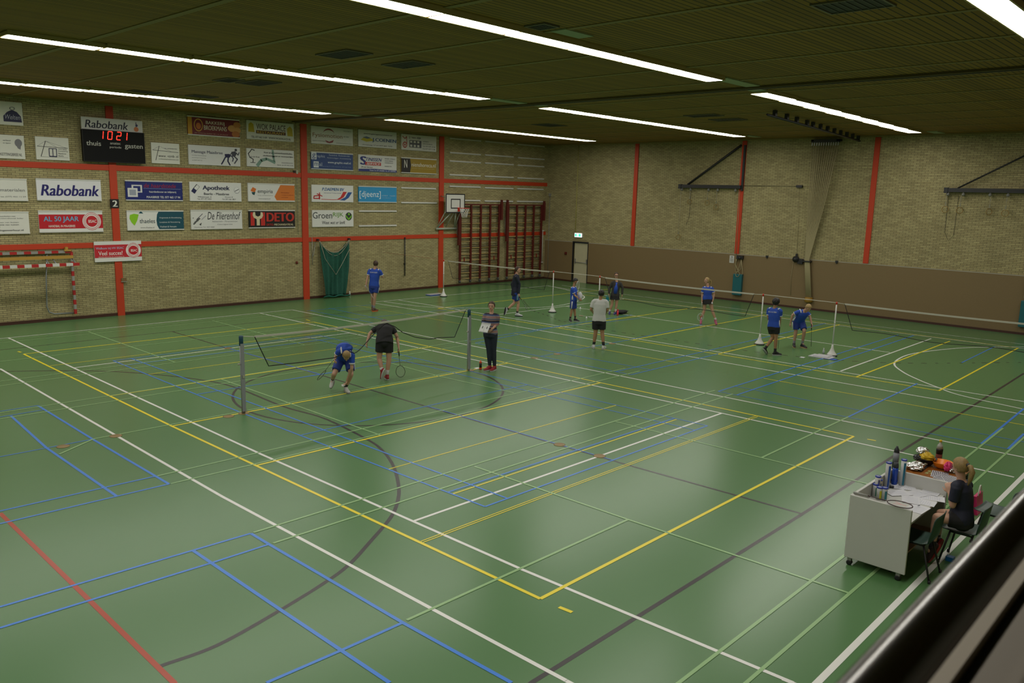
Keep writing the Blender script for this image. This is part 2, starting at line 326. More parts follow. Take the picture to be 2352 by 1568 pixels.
w = MB(); w.box((XW-.045, Y0, 0), (XW, dy0-.05, .08)).box((XW-.045, dy1+.05, 0), (XW, YW, .08)); struct('baseboard_back', w, M_BB)
M_PL = mat('pale_plaster', (.34, .32, .25), .8)
struct('wall_right', MB().box((X0, Y0-.2, 0), (XW+.2, Y0, 2.9), M_BX)); struct('wall_front', MB().box((X0-.2, -10, 0), (X0, YW+.2, ZC), M_BY))
# balcony parapet, slab and rear wall behind the photographer
M_PAR = mat('parapet_laminate', (.20, .17, .13), .5, var=.05)
w = MB(); w.box((X0, -5.26, 2.9), (XW+.2, -5.20, 3.80)).box((X0, -5.62, 3.80), (XW+.2, -5.228, 3.832)); struct('trim_3', w, M_PAR)
w = MB(); w.box((X0, -5.217, 3.80), (XW, -5.196, 3.846)); struct('trim_4', w, mat('beige_capping', (.30, .255, .19), .5))
struct('trim_5', MB().box((X0, -5.228, 3.80), (XW, -5.217, 3.826)), mat('black_groove', (.01, .01, .01), .5))
struct('trim_6', MB().box((X0, -10, 2.75), (XW+.2, -5.20, 2.9)), M_PL)
w = MB(); w.box((X0, -10.2, 2.75), (XW+.2, -10, ZC)); struct('trim_7', w, M_PL)
# ceiling
cb = MB(); cm = ceil_mat(); cb.box((X0, -10.2, ZC), (XW+.2, YW+.2, ZC+.2), cm)
struct('ceiling', cb)
M_RIB = mat('ceiling_rib_wood', (.25, .19, .07), .7)
DIVX = 11.35
w = MB()
for i in range(-9, 13):
    x = -.45+i*2.13
    if abs(x-DIVX) < .5 or x > XW-.3: continue
    w.box((x-.055, -10, ZC-.012), (x+.055, YW, ZC-.001))
struct('trim_8', w, M_RIB)
w = MB(); w.box((DIVX-.14, -5, ZC-.05), (DIVX+.14, YW, ZC-.001), mat('partition_track', (.10, .075, .02), .6)); w.box((DIVX-.03, -5, ZC-.06), (DIVX+.03, YW, ZC-.051), M_DK); struct('trim_9', w)
struct('trim_10', MB().box((XW-.04, Y0, ZC-.06), (XW, YW, ZC-.001)).box((X0, YW-.04, ZC-.06), (XW-.04, YW, ZC-.001)), M_RIB)
# steel columns and beams on the sponsor wall
cols = [(-9.9, .24), (-2.8, .24), (4.49, .23), (11.72, .27), (18.9, .27)]
k = 11
for cxx, cw in cols:
    struct('trim_%d' % k, MB().box((cxx-cw/2, YW-.05, 0), (cxx+cw/2, YW-.001, ZC-.07)), M_OR); k += 1
w = MB(); w.box((X0, YW-.03, 4.80), (XW-.02, YW-.001, 4.98)); struct('trim_%d' % k, w, M_OR); k += 1
w = MB(); w.box((X0, YW-.03, 2.30), (XW-.02, YW-.001, 2.47)); struct('trim_%d' % k, w, M_OR); k += 1
for yy in (17.3, 11.80, 6.3, .8, -4.6):
    struct('trim_%d' % k, MB().box((XW-.05, yy-.1, ZB+.03), (XW-.001, yy+.1, ZC-.07)), M_OR); k += 1
w = MB(); w.box((XW+.05, dy0, 0), (XW+.1, dy1-.04, dz-.04), mat('cream_door', (.50, .46, .30), .5)); dr = struct('door_1', w)
MB().box((XW-.035, dy0-.05, 0), (XW+.05, dy0, dz+.0)).box((XW-.035, dy1, 0), (XW+.05, dy1+.05, dz)).box((XW-.035, dy0-.05, dz), (XW+.05, dy1+.05, dz+.05)).build('door_frame', M_DK, dr)
MB().sweep([(XW+.01, dy0+.08, 1.02), (XW+.01, dy1-.1, 1.02)], .015).box((XW-.0, dy0+.06, .96), (XW+.05, dy0+.11, 1.2)).box((XW-.0, dy1-.14, .96), (XW+.05, dy1-.09, 1.2)).build('push_bar', M_GR, dr)
# ---------------------------------------------------------------- lamps
M_LAMP = mat('lamp_diffuser', (.8, .8, .8), .5, var=0, emit=(1, .97, .88, LAMP))
M_HOUS = mat('lamp_housing', (.45, .36, .15), .5)
M_BLANK = mat('lamp_blank_cover', (.30, .36, .22), .5)
ROWS = [('A', 3.60, 3.78, .38, -12.5, 9.6, 2), ('A2', 3.94, 4.52, .42, 11.95, 24.7, 2), ('B', 11.1, 10.5, .46, -1.7, 9.47, 3), ('B2', 10.55, 10.85, .50, 11.9, 24.05, 3), ('C', 19.6, 18.2, .56, -12.5, 9.75, 4), ('C2', 18.0, 18.25, .56, 12.1, 24.0, 4), ('D', -2.42, -2.42, .38, -12.5, 9.6, 1), ('D2', -2.42, -2.42, .38, 11.95, 24.9, 1), ('B0', 11.2, 11.1, .46, -12.5, -3.6, 3)]  # last row: unseen lamps added for lighting; A, C, D extend out of view
ORDW = ['first','second','third','fourth','fifth','sixth','seventh','eighth','ninth','tenth','eleventh','twelfth','thirteenth','fourteenth','fifteenth']
rown_ = {4: 'in the row nearest the sponsor boards', 3: 'in the second row from the sponsor boards', 2: 'in the third row from the sponsor boards', 1: 'in the row nearest the balcony'}

for nm, ya_, yb2, wd_, xa, xb, rr in ROWS:
    n = max(1, round((xb-xa)/1.53)); L = (xb-xa)/n
    for i in range(n):
        x = xa+i*L; yc = ya_+(yb2-ya_)*(i+.5)/n
        o_ = ORDW[n-1-i if xa < 11 else i]
        lab = '%s strip lamp %s the ceiling track in the %s' % (o_, 'beyond' if xa > 11 else 'before', {4: 'row nearest the sponsor boards', 3: 'second row from the boards', 2: 'third row from the boards', 1: 'row nearest the balcony'}[rr]) if rr and nm != 'B0' else ('%s glowing strip lamp left of the gap in the second row' % o_ if rr else '%s strip lamp over the balcony behind the rail' % o_)
        t = thing('strip_lamp', lab, 'lamp', (x, yc, ZC), 'ceiling strip lamps')
        MB().quad((x+.03, yc-wd_/2, ZC-.075), (x+.03, yc+wd_/2, ZC-.075), (x+L-.03, yc+wd_/2, ZC-.075), (x+L-.03, yc-wd_/2, ZC-.075), M_LAMP).build('diffuser', None, t)
        hb = MB()
        hb.box((x, yc-wd_/2-.03, ZC-.08), (x+L, yc-wd_/2-.002, ZC-.001)).box((x, yc+wd_/2+.002, ZC-.08), (x+L, yc+wd_/2+.03, ZC-.001)).box((x, yc-wd_/2, ZC-.07), (x+L, yc+wd_/2, ZC-.01))
        hb.box((x+L-.1, yc+wd_/2+.03, ZC-.082), (x+L+.0, yc+wd_/2+.05, ZC-.05))
        hb.build('housing', M_HOUS, t)
for x0_, x1_, yc in ((9.62, 11.1, 3.7), (11.5, 11.93, 3.95), (9.5, 11.1, 10.7), (11.5, 11.88, 10.6), (9.8, 11.1, 18.4), (11.5, 12.08, 18.1), (25, 25.9, 4.05), (24.15, 25.2, 10.7)):
    o = MB().box((x0_, yc-.17, ZC-.03), (x1_, yc+.17, ZC-.001)).build('blank_panel', M_BLANK)
    tag(o, 'pale green blank panel continuing the lamp row at x %s the ceiling track' % '', 'panel', 'blank covers in the lamp rows')
    o['label'] = 'pale blank cover %s the ceiling track in the %s lamp row from the boards' % ('just before' if x1_ < 11.3 else ('just beyond' if x1_ < 13 else 'far beyond'), {3: 'third', 4: 'third', 10: 'second', 18: 'nearest'}[int(yc)])
# vents
M_VENT = mat('vent_dark', (.03, .03, .028), .6)
for (x0_, y0_, x1_, y1_), lb in [((2.87, 7.5, 3.42, 8.45), 'dark square ceiling vent left of a similar one over the middle of the hall'), ((4.38, 7.45, 4.92, 8.38), 'dark square ceiling vent right of a similar one over the middle of the hall'),
      ((3.25, 3.05, 3.55, 3.4), 'small grey ceiling hatch touching the third lamp row'), ((4.43, -1.35, 5.05, -.55), 'dark ceiling vent between the two lamp rows nearest the balcony'),
      ((16.2, 7.6, 16.8, 8.6), 'dark ceiling vent beyond the track, first of a close pair'), ((17.7, 7.6, 18.3, 8.6), 'dark ceiling vent beyond the track, second of a close pair'), ((at(525,183,ZC).x-.2, at(525,183,ZC).y-.35, at(525,183,ZC).x+.2, at(525,183,ZC).y+.35), 'grey ceiling vent near the second lamp row, left of a similar one'), ((at(594,189,ZC).x-.3, at(594,189,ZC).y-.5, at(594,189,ZC).x+.3, at(594,189,ZC).y+.5), 'grey ceiling vent near the second lamp row, right of a similar one'), ((16.5, 14.4, 17.5, 15.2), 'faint grey ceiling vent near the end wall'), ((at(327,211,ZC).x-.35, at(327,211,ZC).y-.35, at(327,211,ZC).x+.35, at(327,211,ZC).y+.1), 'dark hatch touching the lamp row nearest the boards, first of two'), ((at(459,221,ZC).x-.35, at(459,221,ZC).y-.35, at(459,221,ZC).x+.35, at(459,221,ZC).y+.1), 'dark hatch touching the lamp row nearest the boards, second of two')]:
    t = thing('ceiling_vent', lb, 'vent', (x0_, y0_, ZC), 'ceiling vents')
    MB().box((x0_, y0_, ZC-.012), (x1_, y1_, ZC-.002)).build('opening', M_VENT, t)
    f = MB()
    for a in ((x0_-.03, y0_-.03, x1_+.03, y0_), (x0_-.03, y1_, x1_+.03, y1_+.03), (x0_-.03, y0_, x0_, y1_), (x1_, y0_, x1_+.03, y1_)): f.box((a[0], a[1], ZC-.025), (a[2], a[3], ZC-.001))
    f.build('frame', mat('vent_frame', (.14, .13, .09), .5), t)
    f = MB()
    for j in range(1, 8): yy = y0_+(y1_-y0_)*j/8; f.box((x0_, yy-.008, ZC-.02), (x1_, yy+.008, ZC-.012))
    f.build('slat', mat('vent_slat', (.05, .055, .05), .5), t)
tag(MB().box((3.75, 3.05, ZC-.02), (4.45, 3.35, ZC-.001)).build('ceiling_panel', M_BLANK), 'pale green square ceiling panel beside the small grey hatch', 'panel')
# ---------------------------------------------------------------- sponsor boards
def wq(tl, tr, br, bl):
    q = [at(*p, YW-.03, 1) for p in (tl, tr, br, bl)]
    return (q[0].x+q[3].x)/2, (q[2].z+q[3].z)/2, (q[1].x+q[2].x)/2, (q[0].z+q[1].z)/2
def sign(quad, base, label, items, rails=True, name='sponsor_board', group=None, y=None, thick=.02, cat='sign'):
    x0, z0, x1, z1 = wq(*quad); W, H = x1-x0, z1-z0; y = YW-.031 if y is None else y
    t = thing(name, label, cat, (x0, y, z0), group)
    MB().box((x0, y-thick, z0), (x1, y+.029, z1)).build('panel', C_(base), t)
    if rails:
        r = MB(); r.box((x0-.005, y-thick-.012, z1-.035), (x1+.005, y+.029, z1+.005)); r.box((x0-.005, y-thick-.012, z0-.005), (x1+.005, y+.029, z0+.03)); r.build('rail', M_WH, t)
    em, le = MB(), MB(); yf = y-thick-.002; lay = 0
    for it in items:
        lay += 1; yy = yf-.0008*lay; k = it[0]
        if k == 't':
            _, s, u0, v0, u1, v1, c = it[:7]; o = it[7] if len(it) > 7 else {}
            put_text(le, s, (x0, yy-.001, z0), X3, Z3, (u0*W, (1-v1)*H, u1*W, (1-v0)*H), C_(c), **o)
        elif k == 'r':
            _, u0, v0, u1, v1, c = it; em.quad((x0+u0*W, yy, z1-v1*H), (x0+u1*W, yy, z1-v1*H), (x0+u1*W, yy, z1-v0*H), (x0+u0*W, yy, z1-v0*H), C_(c))
        elif k == 'p':
            em.add([(x0+u*W, yy, z1-v*H) for u, v in it[1]], [tuple(range(len(it[1])))], C_(it[2]))
        elif k == 'c':   # disc / ellipse
            _, u, v, r, c = it[:5]; ex = it[5] if len(it) > 5 else 1
            em.add([(x0+u*W+r*H*ex*math.cos(a*.2618), yy, z1-v*H+r*H*math.sin(a*.2618)) for a in range(24)], [tuple(range(24))], C_(c))
        elif k == 'l':   # polyline stroke, width in fractions of height
            _, P, wdt, c = it; Q = [(x0+u*W, z1-v*H) for u, v in P]
            for a, b in zip(Q[:-1], Q[1:]):
                a, b = Vector(a), Vector(b); d = (b-a)
                if d.length < 1e-6: continue
                d.normalize(); n = Vector((-d.y, d.x))*wdt*H/2; a -= d*wdt*H*.2; b += d*wdt*H*.2
                em.quad((a.x-n.x, yy, a.y-n.y), (b.x-n.x, yy, b.y-n.y), (b.x+n.x, yy, b.y+n.y), (a.x+n.x, yy, a.y+n.y), C_(c))
    if em.v: em.build('emblem', None, t)
    if le.v: le.build('lettering', None, t)
    return t
B_ = dict(bold=.012); I_ = dict(shear=.25); IB = dict(shear=.3, bold=.02)
T = 't'
NV = '1a1c48'; GY = '55555a'; BK = '15151a'; WT = 'e4e4dc'
def ring(u, v, r, c, w=.03, ex=1): return ('l', [(u+r*ex*math.cos(a*.3927), v+r*math.sin(a*.3927)) for a in range(17)], w, c)
sign(((-45,228),(50.7,236.3),(52,288.4),(-43,283)), 'd8d8cc', 'white board with a dark half-round scripted emblem, top left corner of the wall', [('p', [(.52,.86),(.52,.62),(.62,.44),(.74,.34),(.86,.42),(.95,.6),(.97,.86)], NV), (T, 'Welten', .56,.55,.93,.75, 'aaaabc', I_), ring(.75,.28,.06,'aaaaaa',.03)], False)
sign(((-45,305),(55,312.9),(56.8,364.9),(-43,362)), 'dcdcd2', 'white board with a grey head emblem at the left edge, second row from the top', [('c',.86,.32,.17,'77777c',.85),('p',[(.8,.4),(.92,.4),(.9,.6),(.84,.55)],'77777c'),(T,'verband',.5,.2,.68,.26,GY),(T,'en lijsten',.5,.32,.68,.38,GY),(T,'KETTINGBREE.NL',.42,.76,.93,.88,'33333a')], False)
sign(((80.4,313.3),(156.9,317),(158.8,368.4),(82.8,366.4)), 'dcdcd2', 'white board drawn with a cable-stayed mast above a window, left of the scoreboard', [('l',[(.05,.42),(.96,.45)],.02,BK),('l',[(.3,.18),(.14,.86)],.025,BK),('l',[(.04,.42),(.3,.18),(.94,.45)],.008,GY),('l',[(.3,.18),(.62,.42)],.008,GY),('l',[(.14,.87),(.95,.87)],.008,GY),('l',[(.39,.5),(.39,.84),(.61,.84),(.61,.5),(.39,.5)],.03,NV),('l',[(.5,.5),(.5,.84)],.03,NV),('r',.39,.82,.61,.86,NV),(T,'Vereniging',.66,.48,.92,.54,GY),(T,'Zonnewering',.66,.57,.95,.63,GY),(T,'Maasbree',.66,.67,.9,.73,GY),(T,'Baarlo',.66,.77,.82,.83,GY)], False)
sign(((346.7,326.3),(411.3,331),(411.9,377),(347.8,374.5)), 'dcdcd2', 'white board with a mast drawing and web address, right of the scoreboard', [('l',[(.04,.36),(.96,.43)],.02,BK),('l',[(.28,.16),(.14,.85)],.025,BK),('l',[(.04,.36),(.28,.16),(.7,.4)],.008,GY),(T,'www. vzmb .nl',.24,.56,.95,.69,'33333a'),(T,'vzz. reclameborden',.45,.22,.92,.28,GY),(T,'conferenties/schermen.com',.24,.75,.95,.81,GY)], False)
# wall letters
sign(((-60,409),(60.6,409.9),(63.5,460.6),(-57,461)), 'dadad2', 'white board ending in grey letters materialen, left edge of the wall, third row', [(T,'materialen',.47,.44,.95,.58,'66666a'),(T,'Maasbree (077) 465 12 59',.3,.78,.96,.86,'8a8a8a')])
sign(((82.3,410.4),(230.2,412.7),(232.8,460.6),(85.1,460.6)), 'e2e2e6', 'white board with the bank name in large dark blue italics', [(T,'Rabobank',.055,.27,.955,.78,'1c1668',dict(shear=.22,bold=.03))])
sign(((287,414.3),(417.6,416.2),(419,461.1),(289.5,460.6)), '10206e', 'blue board with two picture frames and red script, right of the 2 plate', [('r',.1,.22,.28,.6,'d4d4d4'),('r',.13,.28,.25,.54,'10206e'),('r',.03,.38,.2,.82,'dcdcdc'),('r',.06,.46,.17,.74,'9aa0b0'),(T,'de haardstede',.31,.14,.88,.34,'a02038',dict(shear=.2)),('l',[(.3,.38),(.97,.4)],.012,'9aa8cc'),(T,'haardenbouw en inlijsterij',.4,.5,.88,.62,'e4e4e4',B_),(T,'MAASBREE TEL 077 465 17 94',.35,.76,.95,.87,'e4e4e4',B_)])
sign(((-60,486),(64.9,485.6),(68,535.8),(-57,538)), 'dadad2', 'white board with small lines of print, left edge of the wall, fourth row', [(T,'verkeerseenheden met',.3,.18,.75,.24,GY),(T,'gazon gereer, mini-shovel lader',.1,.28,.9,.34,GY),(T,'Leggen en zetten van buiten',.1,.46,.8,.52,GY),(T,'renovatie van tuinen',.3,.56,.8,.62,GY),(T,'bestratingen',.1,.66,.45,.72,GY),(T,'steigervloeringenverhuur.nl',.1,.8,.88,.9,'44444a',B_)])
def bsac(u, v, r, W): return [('c',u,v,r,'e8e4e0'),ring(u,v,r*.98,'c01828',.02,W),('c',u,v,r*.82,'e8e4e0'),ring(u,v,r*.82,'c01828',.02,W),('c',u,v,r*.62,'c01828')]
sign(((87.3,483.9),(234,483.2),(236.7,531),(90.8,534.6)), 'e0e0dc', 'white and red board with light blue AL 50 JAAR lettering', [('r',0,.18,1,.83,'bc1424'),(T,'AL 50 JAAR',.07,.27,.61,.56,'58b4dc',B_),(T,'HANDBAL IN MAASBREE',.14,.66,.55,.77,'e4e0d8',B_)]+bsac(.82,.5,.42,.32)+[(T,'BSAC',.765,.43,.895,.57,'f0ece8',B_)])
sign(((290.7,483.7),(420.5,483.2),(421.7,526.4),(292.6,529.9)), 'e0e0dc', 'white and teal board with a lime green drop emblem, under the blue picture-frame board', [('p',[(.55,.05),(1,.04),(1,.95),(.55,.96),(.515,.75),(.505,.5),(.52,.2)],'114c5c'),('p',[(.05,.22),(.12,.16),(.2,.2),(.17,.5),(.12,.76),(.07,.6),(.04,.4)],'8cc81c'),('p',[(.2,.14),(.24,.02),(.28,.15)],'114c5c'),(T,'thaeles',.21,.42,.48,.64,'33404a'),(T,'www.thaeles.nl',.22,.82,.46,.9,'8a8a8a'),(T,'Organisatie & Ontwikkeling',.56,.33,.96,.42,'d8e0e0'),(T,'Loopbaan & Verandering',.56,.56,.93,.65,'d8e0e0'),(T,'Vitaliteit & Verzuim',.56,.78,.86,.87,'d8e0e0')])
sign(((429.7,265.8),(548.8,274.8),(549.8,317),(431,309.8)), '6e1820', 'dark red bakery board with a golden crest and bread rolls', [('r',0,0,.08,1,'c08c1c'),('c',.2,.45,.34,'c89a3c',.75),('c',.2,.45,.28,'6e1820',.75),('c',.2,.5,.17,'c06a2c',.8),('c',.85,.5,.18,'c89050',1.4),('c',.95,.3,.17,'b87838',1.3),('c',.96,.58,.16,'c89050',1.2),('c',.92,.8,.17,'b06a30',1.4),(T,'BAKKERIJ',.34,.2,.7,.42,'d8ccb8',B_),(T,'BROEKMANS',.3,.44,.74,.68,'d8ccb8',B_),(T,'De lekkerste bakker bij u in de buurt!',.12,.84,.76,.91,'c8a890',I_)])
sign(((565.5,275.4),(673.6,284.4),(674.2,325.5),(566.4,319)), 'c8c8bc', 'pale board with restaurant name between two yellow pagoda shapes, top row', [('p',[(.03,.62),(.04,.2),(.09,.1),(.14,.2),(.16,.62)],'b09c10'),('p',[(.86,.7),(.85,.3),(.92,.15),(.97,.3),(.98,.7)],'b09c10'),(T,'WOK PALACE',.2,.14,.82,.46,'3a2018'),('r',.19,.5,.82,.68,'4a2418'),(T,'RESTAURANT',.21,.53,.8,.66,'c0a030',B_),(T,'TEL 077 462 3109   WWW.WOKPALACE.NL',.09,.82,.93,.93,'3a3a3a')], False)
sign(((432,332.2),(550.8,338.9),(551.1,382),(432.9,377.4)), 'd8d8d8', 'white massage board with two running figures, second row', [(T,'Massage Maasbree',.06,.26,.65,.45,'2a2c50',B_),(T,'Carolien Nieuwenburg',.06,.5,.33,.56,'77777c'),(T,'sportmassage en ontspanning',.06,.63,.32,.68,'8a8a8a'),(T,'tel 0647 001122',.06,.75,.25,.8,'8a8a8a'),
  ('p',[(.69,.38),(.78,.36),(.82,.45),(.78,.56),(.7,.56)],NV),('l',[(.7,.55),(.66,.75),(.62,.92)],.07,NV),('l',[(.76,.55),(.75,.75),(.79,.95)],.07,NV),('l',[(.82,.45),(.86,.6),(.84,.75)],.05,NV),('p',[(.82,.25),(.9,.2),(.93,.32),(.9,.48),(.84,.5)],'40404c'),('c',.915,.14,.07,'40404c'),('l',[(.88,.48),(.94,.62),(.88,.85)],.06,'40404c'),('l',[(.92,.28),(.955,.4),(.98,.26)],.045,'40404c'),('l',[(.84,.28),(.8,.4)],.045,'40404c')], False)
sign(((566,340.8),(674.2,345.6),(674.9,386),(566.8,382.1)), 'd8d8d4', 'white garden board with a black tree outline and a grey-green path, second row', [('l',[(.12,.78),(.13,.6),(.06,.5),(.03,.3),(.07,.18),(.1,.05),(.16,.1)],.045,BK),('l',[(.07,.78),(.17,.78)],.03,BK),('l',[(.22,.95),(.3,.65),(.42,.55),(.57,.7),(.55,.4),(.54,.05)],.13,'78988c'),('l',[(.2,.92),(.29,.62),(.4,.53),(.58,.74)],.13,'78988c'),(T,'Voor al uw tuinwerkzaamheden,',.35,.14,.96,.24,BK,IB),(T,'sierbestratingen en waterpartijen.',.33,.32,.98,.42,BK,IB),(T,'Van den Broek',.07,.42,.26,.5,'44444a',I_),(T,'www.vandenbroek.info',.72,.68,.97,.74,GY),(T,'Baarlo  tel. 077 462 25 28',.63,.82,.97,.88,GY)], False)
sign(((714.1,288.4),(809.8,296.8),(809.8,335.3),(714.3,329)), 'cfcfc8', 'white physiotherapy board with a red-brown oval swoosh, top row', [('c',.41,.5,.42,'883838',1.05),('c',.41,.53,.36,'cfcfc8',1.35),('p',[(.32,.76),(.42,.84),(.53,.72),(.5,.88),(.42,.93),(.36,.88)],'883838'),(T,'Fysiomotion',.03,.38,.74,.68,'8c6228'),(T,'lopen is bewegen',.03,.8,.34,.87,GY),(T,'www.fysiomotion.com',.58,.86,.96,.92,GY),(T,'bewegen',.77,.13,.95,.19,GY),(T,'en meer',.77,.46,.9,.52,GY)], False)
sign(((714.3,347.7),(809.8,353.3),(810,392.1),(714.3,388.3)), '24427c', 'blue graphic and mail board with two small white tiles, second row', [('r',.0,.04,.12,.44,'d4d8e0'),('r',.05,.55,.17,.9,'d4d8e0'),(T,'g',.02,.12,.1,.42,'24427c'),(T,'m',.07,.62,.155,.8,'24427c'),(T,'raphic',.12,.16,.32,.36,'b8c4dc'),(T,'ail',.18,.6,.25,.8,'b8c4dc'),(T,'Textieldruk  Reclameborden',.41,.1,.92,.19,'b8c4dc',I_),(T,'Reclamevlaggen  Autobelettering',.37,.27,.95,.36,'b8c4dc',I_),(T,'www.graphic-mail.nl',.38,.5,.94,.66,'dce4f0',B_),(T,'Industrieweg 17, 5993 Maasbree   077 465 2028',.2,.78,.94,.84,'8098c0')])
sign(((434.4,417.3),(553.4,419.8),(553.6,462.3),(436.3,461.9)), 'e0e0de', 'white pharmacy board with a blue capsule and round pill, third row', [('l',[(.15,.22),(.09,.42)],.22,BK),('l',[(.152,.23),(.105,.38)],.17,'e0e0de'),('l',[(.09,.42),(.065,.52)],.23,'1a2050'),('c',.91,.4,.17,'8a8a90'),('c',.91,.39,.155,'e6e6e6'),('l',[(.87,.45),(.95,.34)],.03,BK),(T,'Apotheek',.24,.18,.76,.47,'1c2048',dict(bold=.03)),(T,'Baarlo - Maasbree',.26,.55,.75,.67,'2a2c3c',B_),(T,'Wilhelminastr. 8',.14,.74,.4,.81,'44444a'),(T,'Dorpstr. 8',.67,.74,.82,.81,'44444a'),(T,'Tel. 077 477 0501',.13,.85,.4,.92,GY),(T,'Tel. 077 465 3857',.61,.85,.88,.92,GY)], False)
sign(((568.4,419.8),(675.5,423.1),(675.9,462.9),(569.9,462.5)), 'e0e0de', 'white and orange board with a round orange and green emblem, third row', [('p',[(.69,.07),(1,.08),(1,.93),(.6,.93),(.555,.72)],'d87828'),('p',[(.05,.4),(.1,.22),(.17,.32),(.14,.5),(.07,.46)],'d87028'),('p',[(.07,.5),(.15,.48),(.13,.66),(.09,.62)],'1c4c50'),(T,'empiria',.2,.34,.52,.6,'3a4048'),(T,'Energy ontzorging bewoners',.2,.64,.52,.69,'8a8a8a'),(T,'www.empiria.nl',.21,.82,.46,.89,'55555a'),(T,'Reïnstallatie',.7,.46,.88,.52,'a04c20'),(T,'voetklep & telefonie',.7,.6,.97,.66,'a04c20'),(T,'ontruiming',.7,.73,.85,.79,'a04c20')])
sign(((715.3,424.2),(810.4,426),(810.9,464.2),(715.7,463.5)), 'e0e0de', 'white transport board with red and blue swooshes, third row', [(T,'P.DAEMEN BV',.24,.16,.77,.34,'245c98',dict(shear=.2,bold=.03)),(T,'International Transportbedrijf',.28,.44,.7,.5,'44448a'),('l',[(.22,.84),(.5,.86),(.66,.84),(.75,.7),(.8,.42)],.03,'c02820'),('p',[(.58,.86),(.68,.7),(.75,.38),(.84,.38),(.76,.7),(.68,.82)],'c8302c'),('p',[(.66,.88),(.8,.7),(.87,.4),(.97,.4),(.88,.74),(.78,.9)],'2458a0'),('l',[(.05,.8),(.17,.8),(.17,.62),(.05,.66),(.04,.8)],.06,'c02028'),('l',[(.18,.46),(.18,.84)],.06,'c02028'),('l',[(.12,.52),(.24,.66)],.05,'c02028')], False)
sign(((437.3,482),(555,482),(555.9,524.5),(439.2,527)), 'dadad6', 'white board with elegant serif name and a sketched elderberry branch, bottom row', [(T,'De Flierenhof',.31,.1,.97,.5,'34343a',I_),(T,'Restaurant - Partycentrum',.4,.56,.9,.66,'8a8a8e',I_),(T,'Cateringservice',.5,.72,.8,.8,'8a8a8e',I_),(T,'Maasbree Tel. 465 4080',.05,.86,.44,.92,'8a8a8e',I_),('l',[(.1,.5),(.22,.2)],.03,'50505a'),('l',[(.2,.5),(.28,.3)],.05,'b0b0b4')]+[('c',.04+.145*((i*.618) % 1),.42+.36*((i*.37) % 1),.025,'3a3a40') for i in range(26)])
sign(((570.7,482.4),(676.4,482.4),(677,521.8),(571.6,524.5)), '15100e', 'black board with a cream spanner between red blocks and bold red name, bottom row', [('r',.035,.12,.115,.86,'c02820'),('r',.25,.12,.34,.86,'c02820'),('p',[(.09,.12),(.13,.1),(.14,.3),(.19,.36),(.24,.3),(.25,.1),(.29,.14),(.3,.3),(.27,.45),(.225,.5),(.225,.85),(.16,.85),(.16,.5),(.1,.42),(.08,.28)],'d8cca8'),(T,'DETO',.37,.14,.96,.64,'c03024',dict(bold=.05)),(T,'DETO-',.37,.76,.53,.87,'c03024',B_),(T,'MECHANISATIE.NL',.535,.76,.96,.87,'d8cca8',B_)])
sign(((716.6,482.4),(810.9,482.4),(811.3,519.3),(717,521.8)), 'dcdcd8', 'white garden centre board with grey and green name and a round leaf badge, bottom row', [('c',.88,.38,.25,'2c3430',.95),('p',[(.79,.22),(.88,.5),(.97,.24),(.94,.45),(.88,.62),(.82,.45)],'74b42c'),('c',.885,.24,.07,'74b42c'),(T,'Groen',.01,.12,.47,.5,'3c4044'),(T,'RIJK',.49,.14,.75,.46,'6c9c3c'),(T,'Weet wat er leeft',.23,.64,.79,.84,'55555a',I_)], False)
sign(((822.6,296.6),(910.1,304.3),(910.1,342.1),(823,335.9)), 'd0d0cc', 'white garage board with a yellow folded car shape, top row', [('p',[(.05,.6),(.15,.42),(.35,.5),(.38,.62),(.2,.7)],'c0b024'),('p',[(.1,.45),(.2,.38),(.32,.46),(.22,.52)],'5c6c84'),(T,'www.garagecoenen.nl',.13,.18,.88,.27,'33333a',IB),(T,'J.COENEN',.35,.44,.98,.7,'1c4878',dict(bold=.03)),(T,'Groesweg 17 tel 077 465 7379',.1,.84,.88,.93,'33333a',I_)], False)
sign(((921.3,307.3),(1001.4,313.5),(1001.4,348.9),(921.3,343.4)), 'cccac4', 'white board with a tall red monogram beside a grey house drawing, top row', [('l',[(.03,.15),(.1,.3),(.14,.15),(.15,.6)],.05,'a83428'),('c',.095,.68,.2,'a83428',.9),('c',.095,.68,.13,'cccac4',.9),('c',.095,.68,.07,'a83428',.9),(T,'J. van dijk',.21,.12,.55,.28,'3c3c44',B_),('r',.22,.36,.56,.82,'55555c'),('r',.24,.4,.3,.52,'cccac4'),('r',.34,.4,.4,.52,'cccac4'),('r',.44,.4,.5,.52,'cccac4'),('r',.24,.64,.3,.78,'cccac4'),('r',.34,.64,.4,.78,'cccac4'),('r',.44,.64,.5,.78,'cccac4'),(T,'schilder',.6,.34,.78,.42,GY),(T,'5993 EN Baarlo',.6,.5,.88,.57,GY),(T,'Tel. 077 477 19 44',.6,.66,.96,.73,GY),(T,'Fax 077 477 11 85',.6,.82,.96,.89,GY)], False)
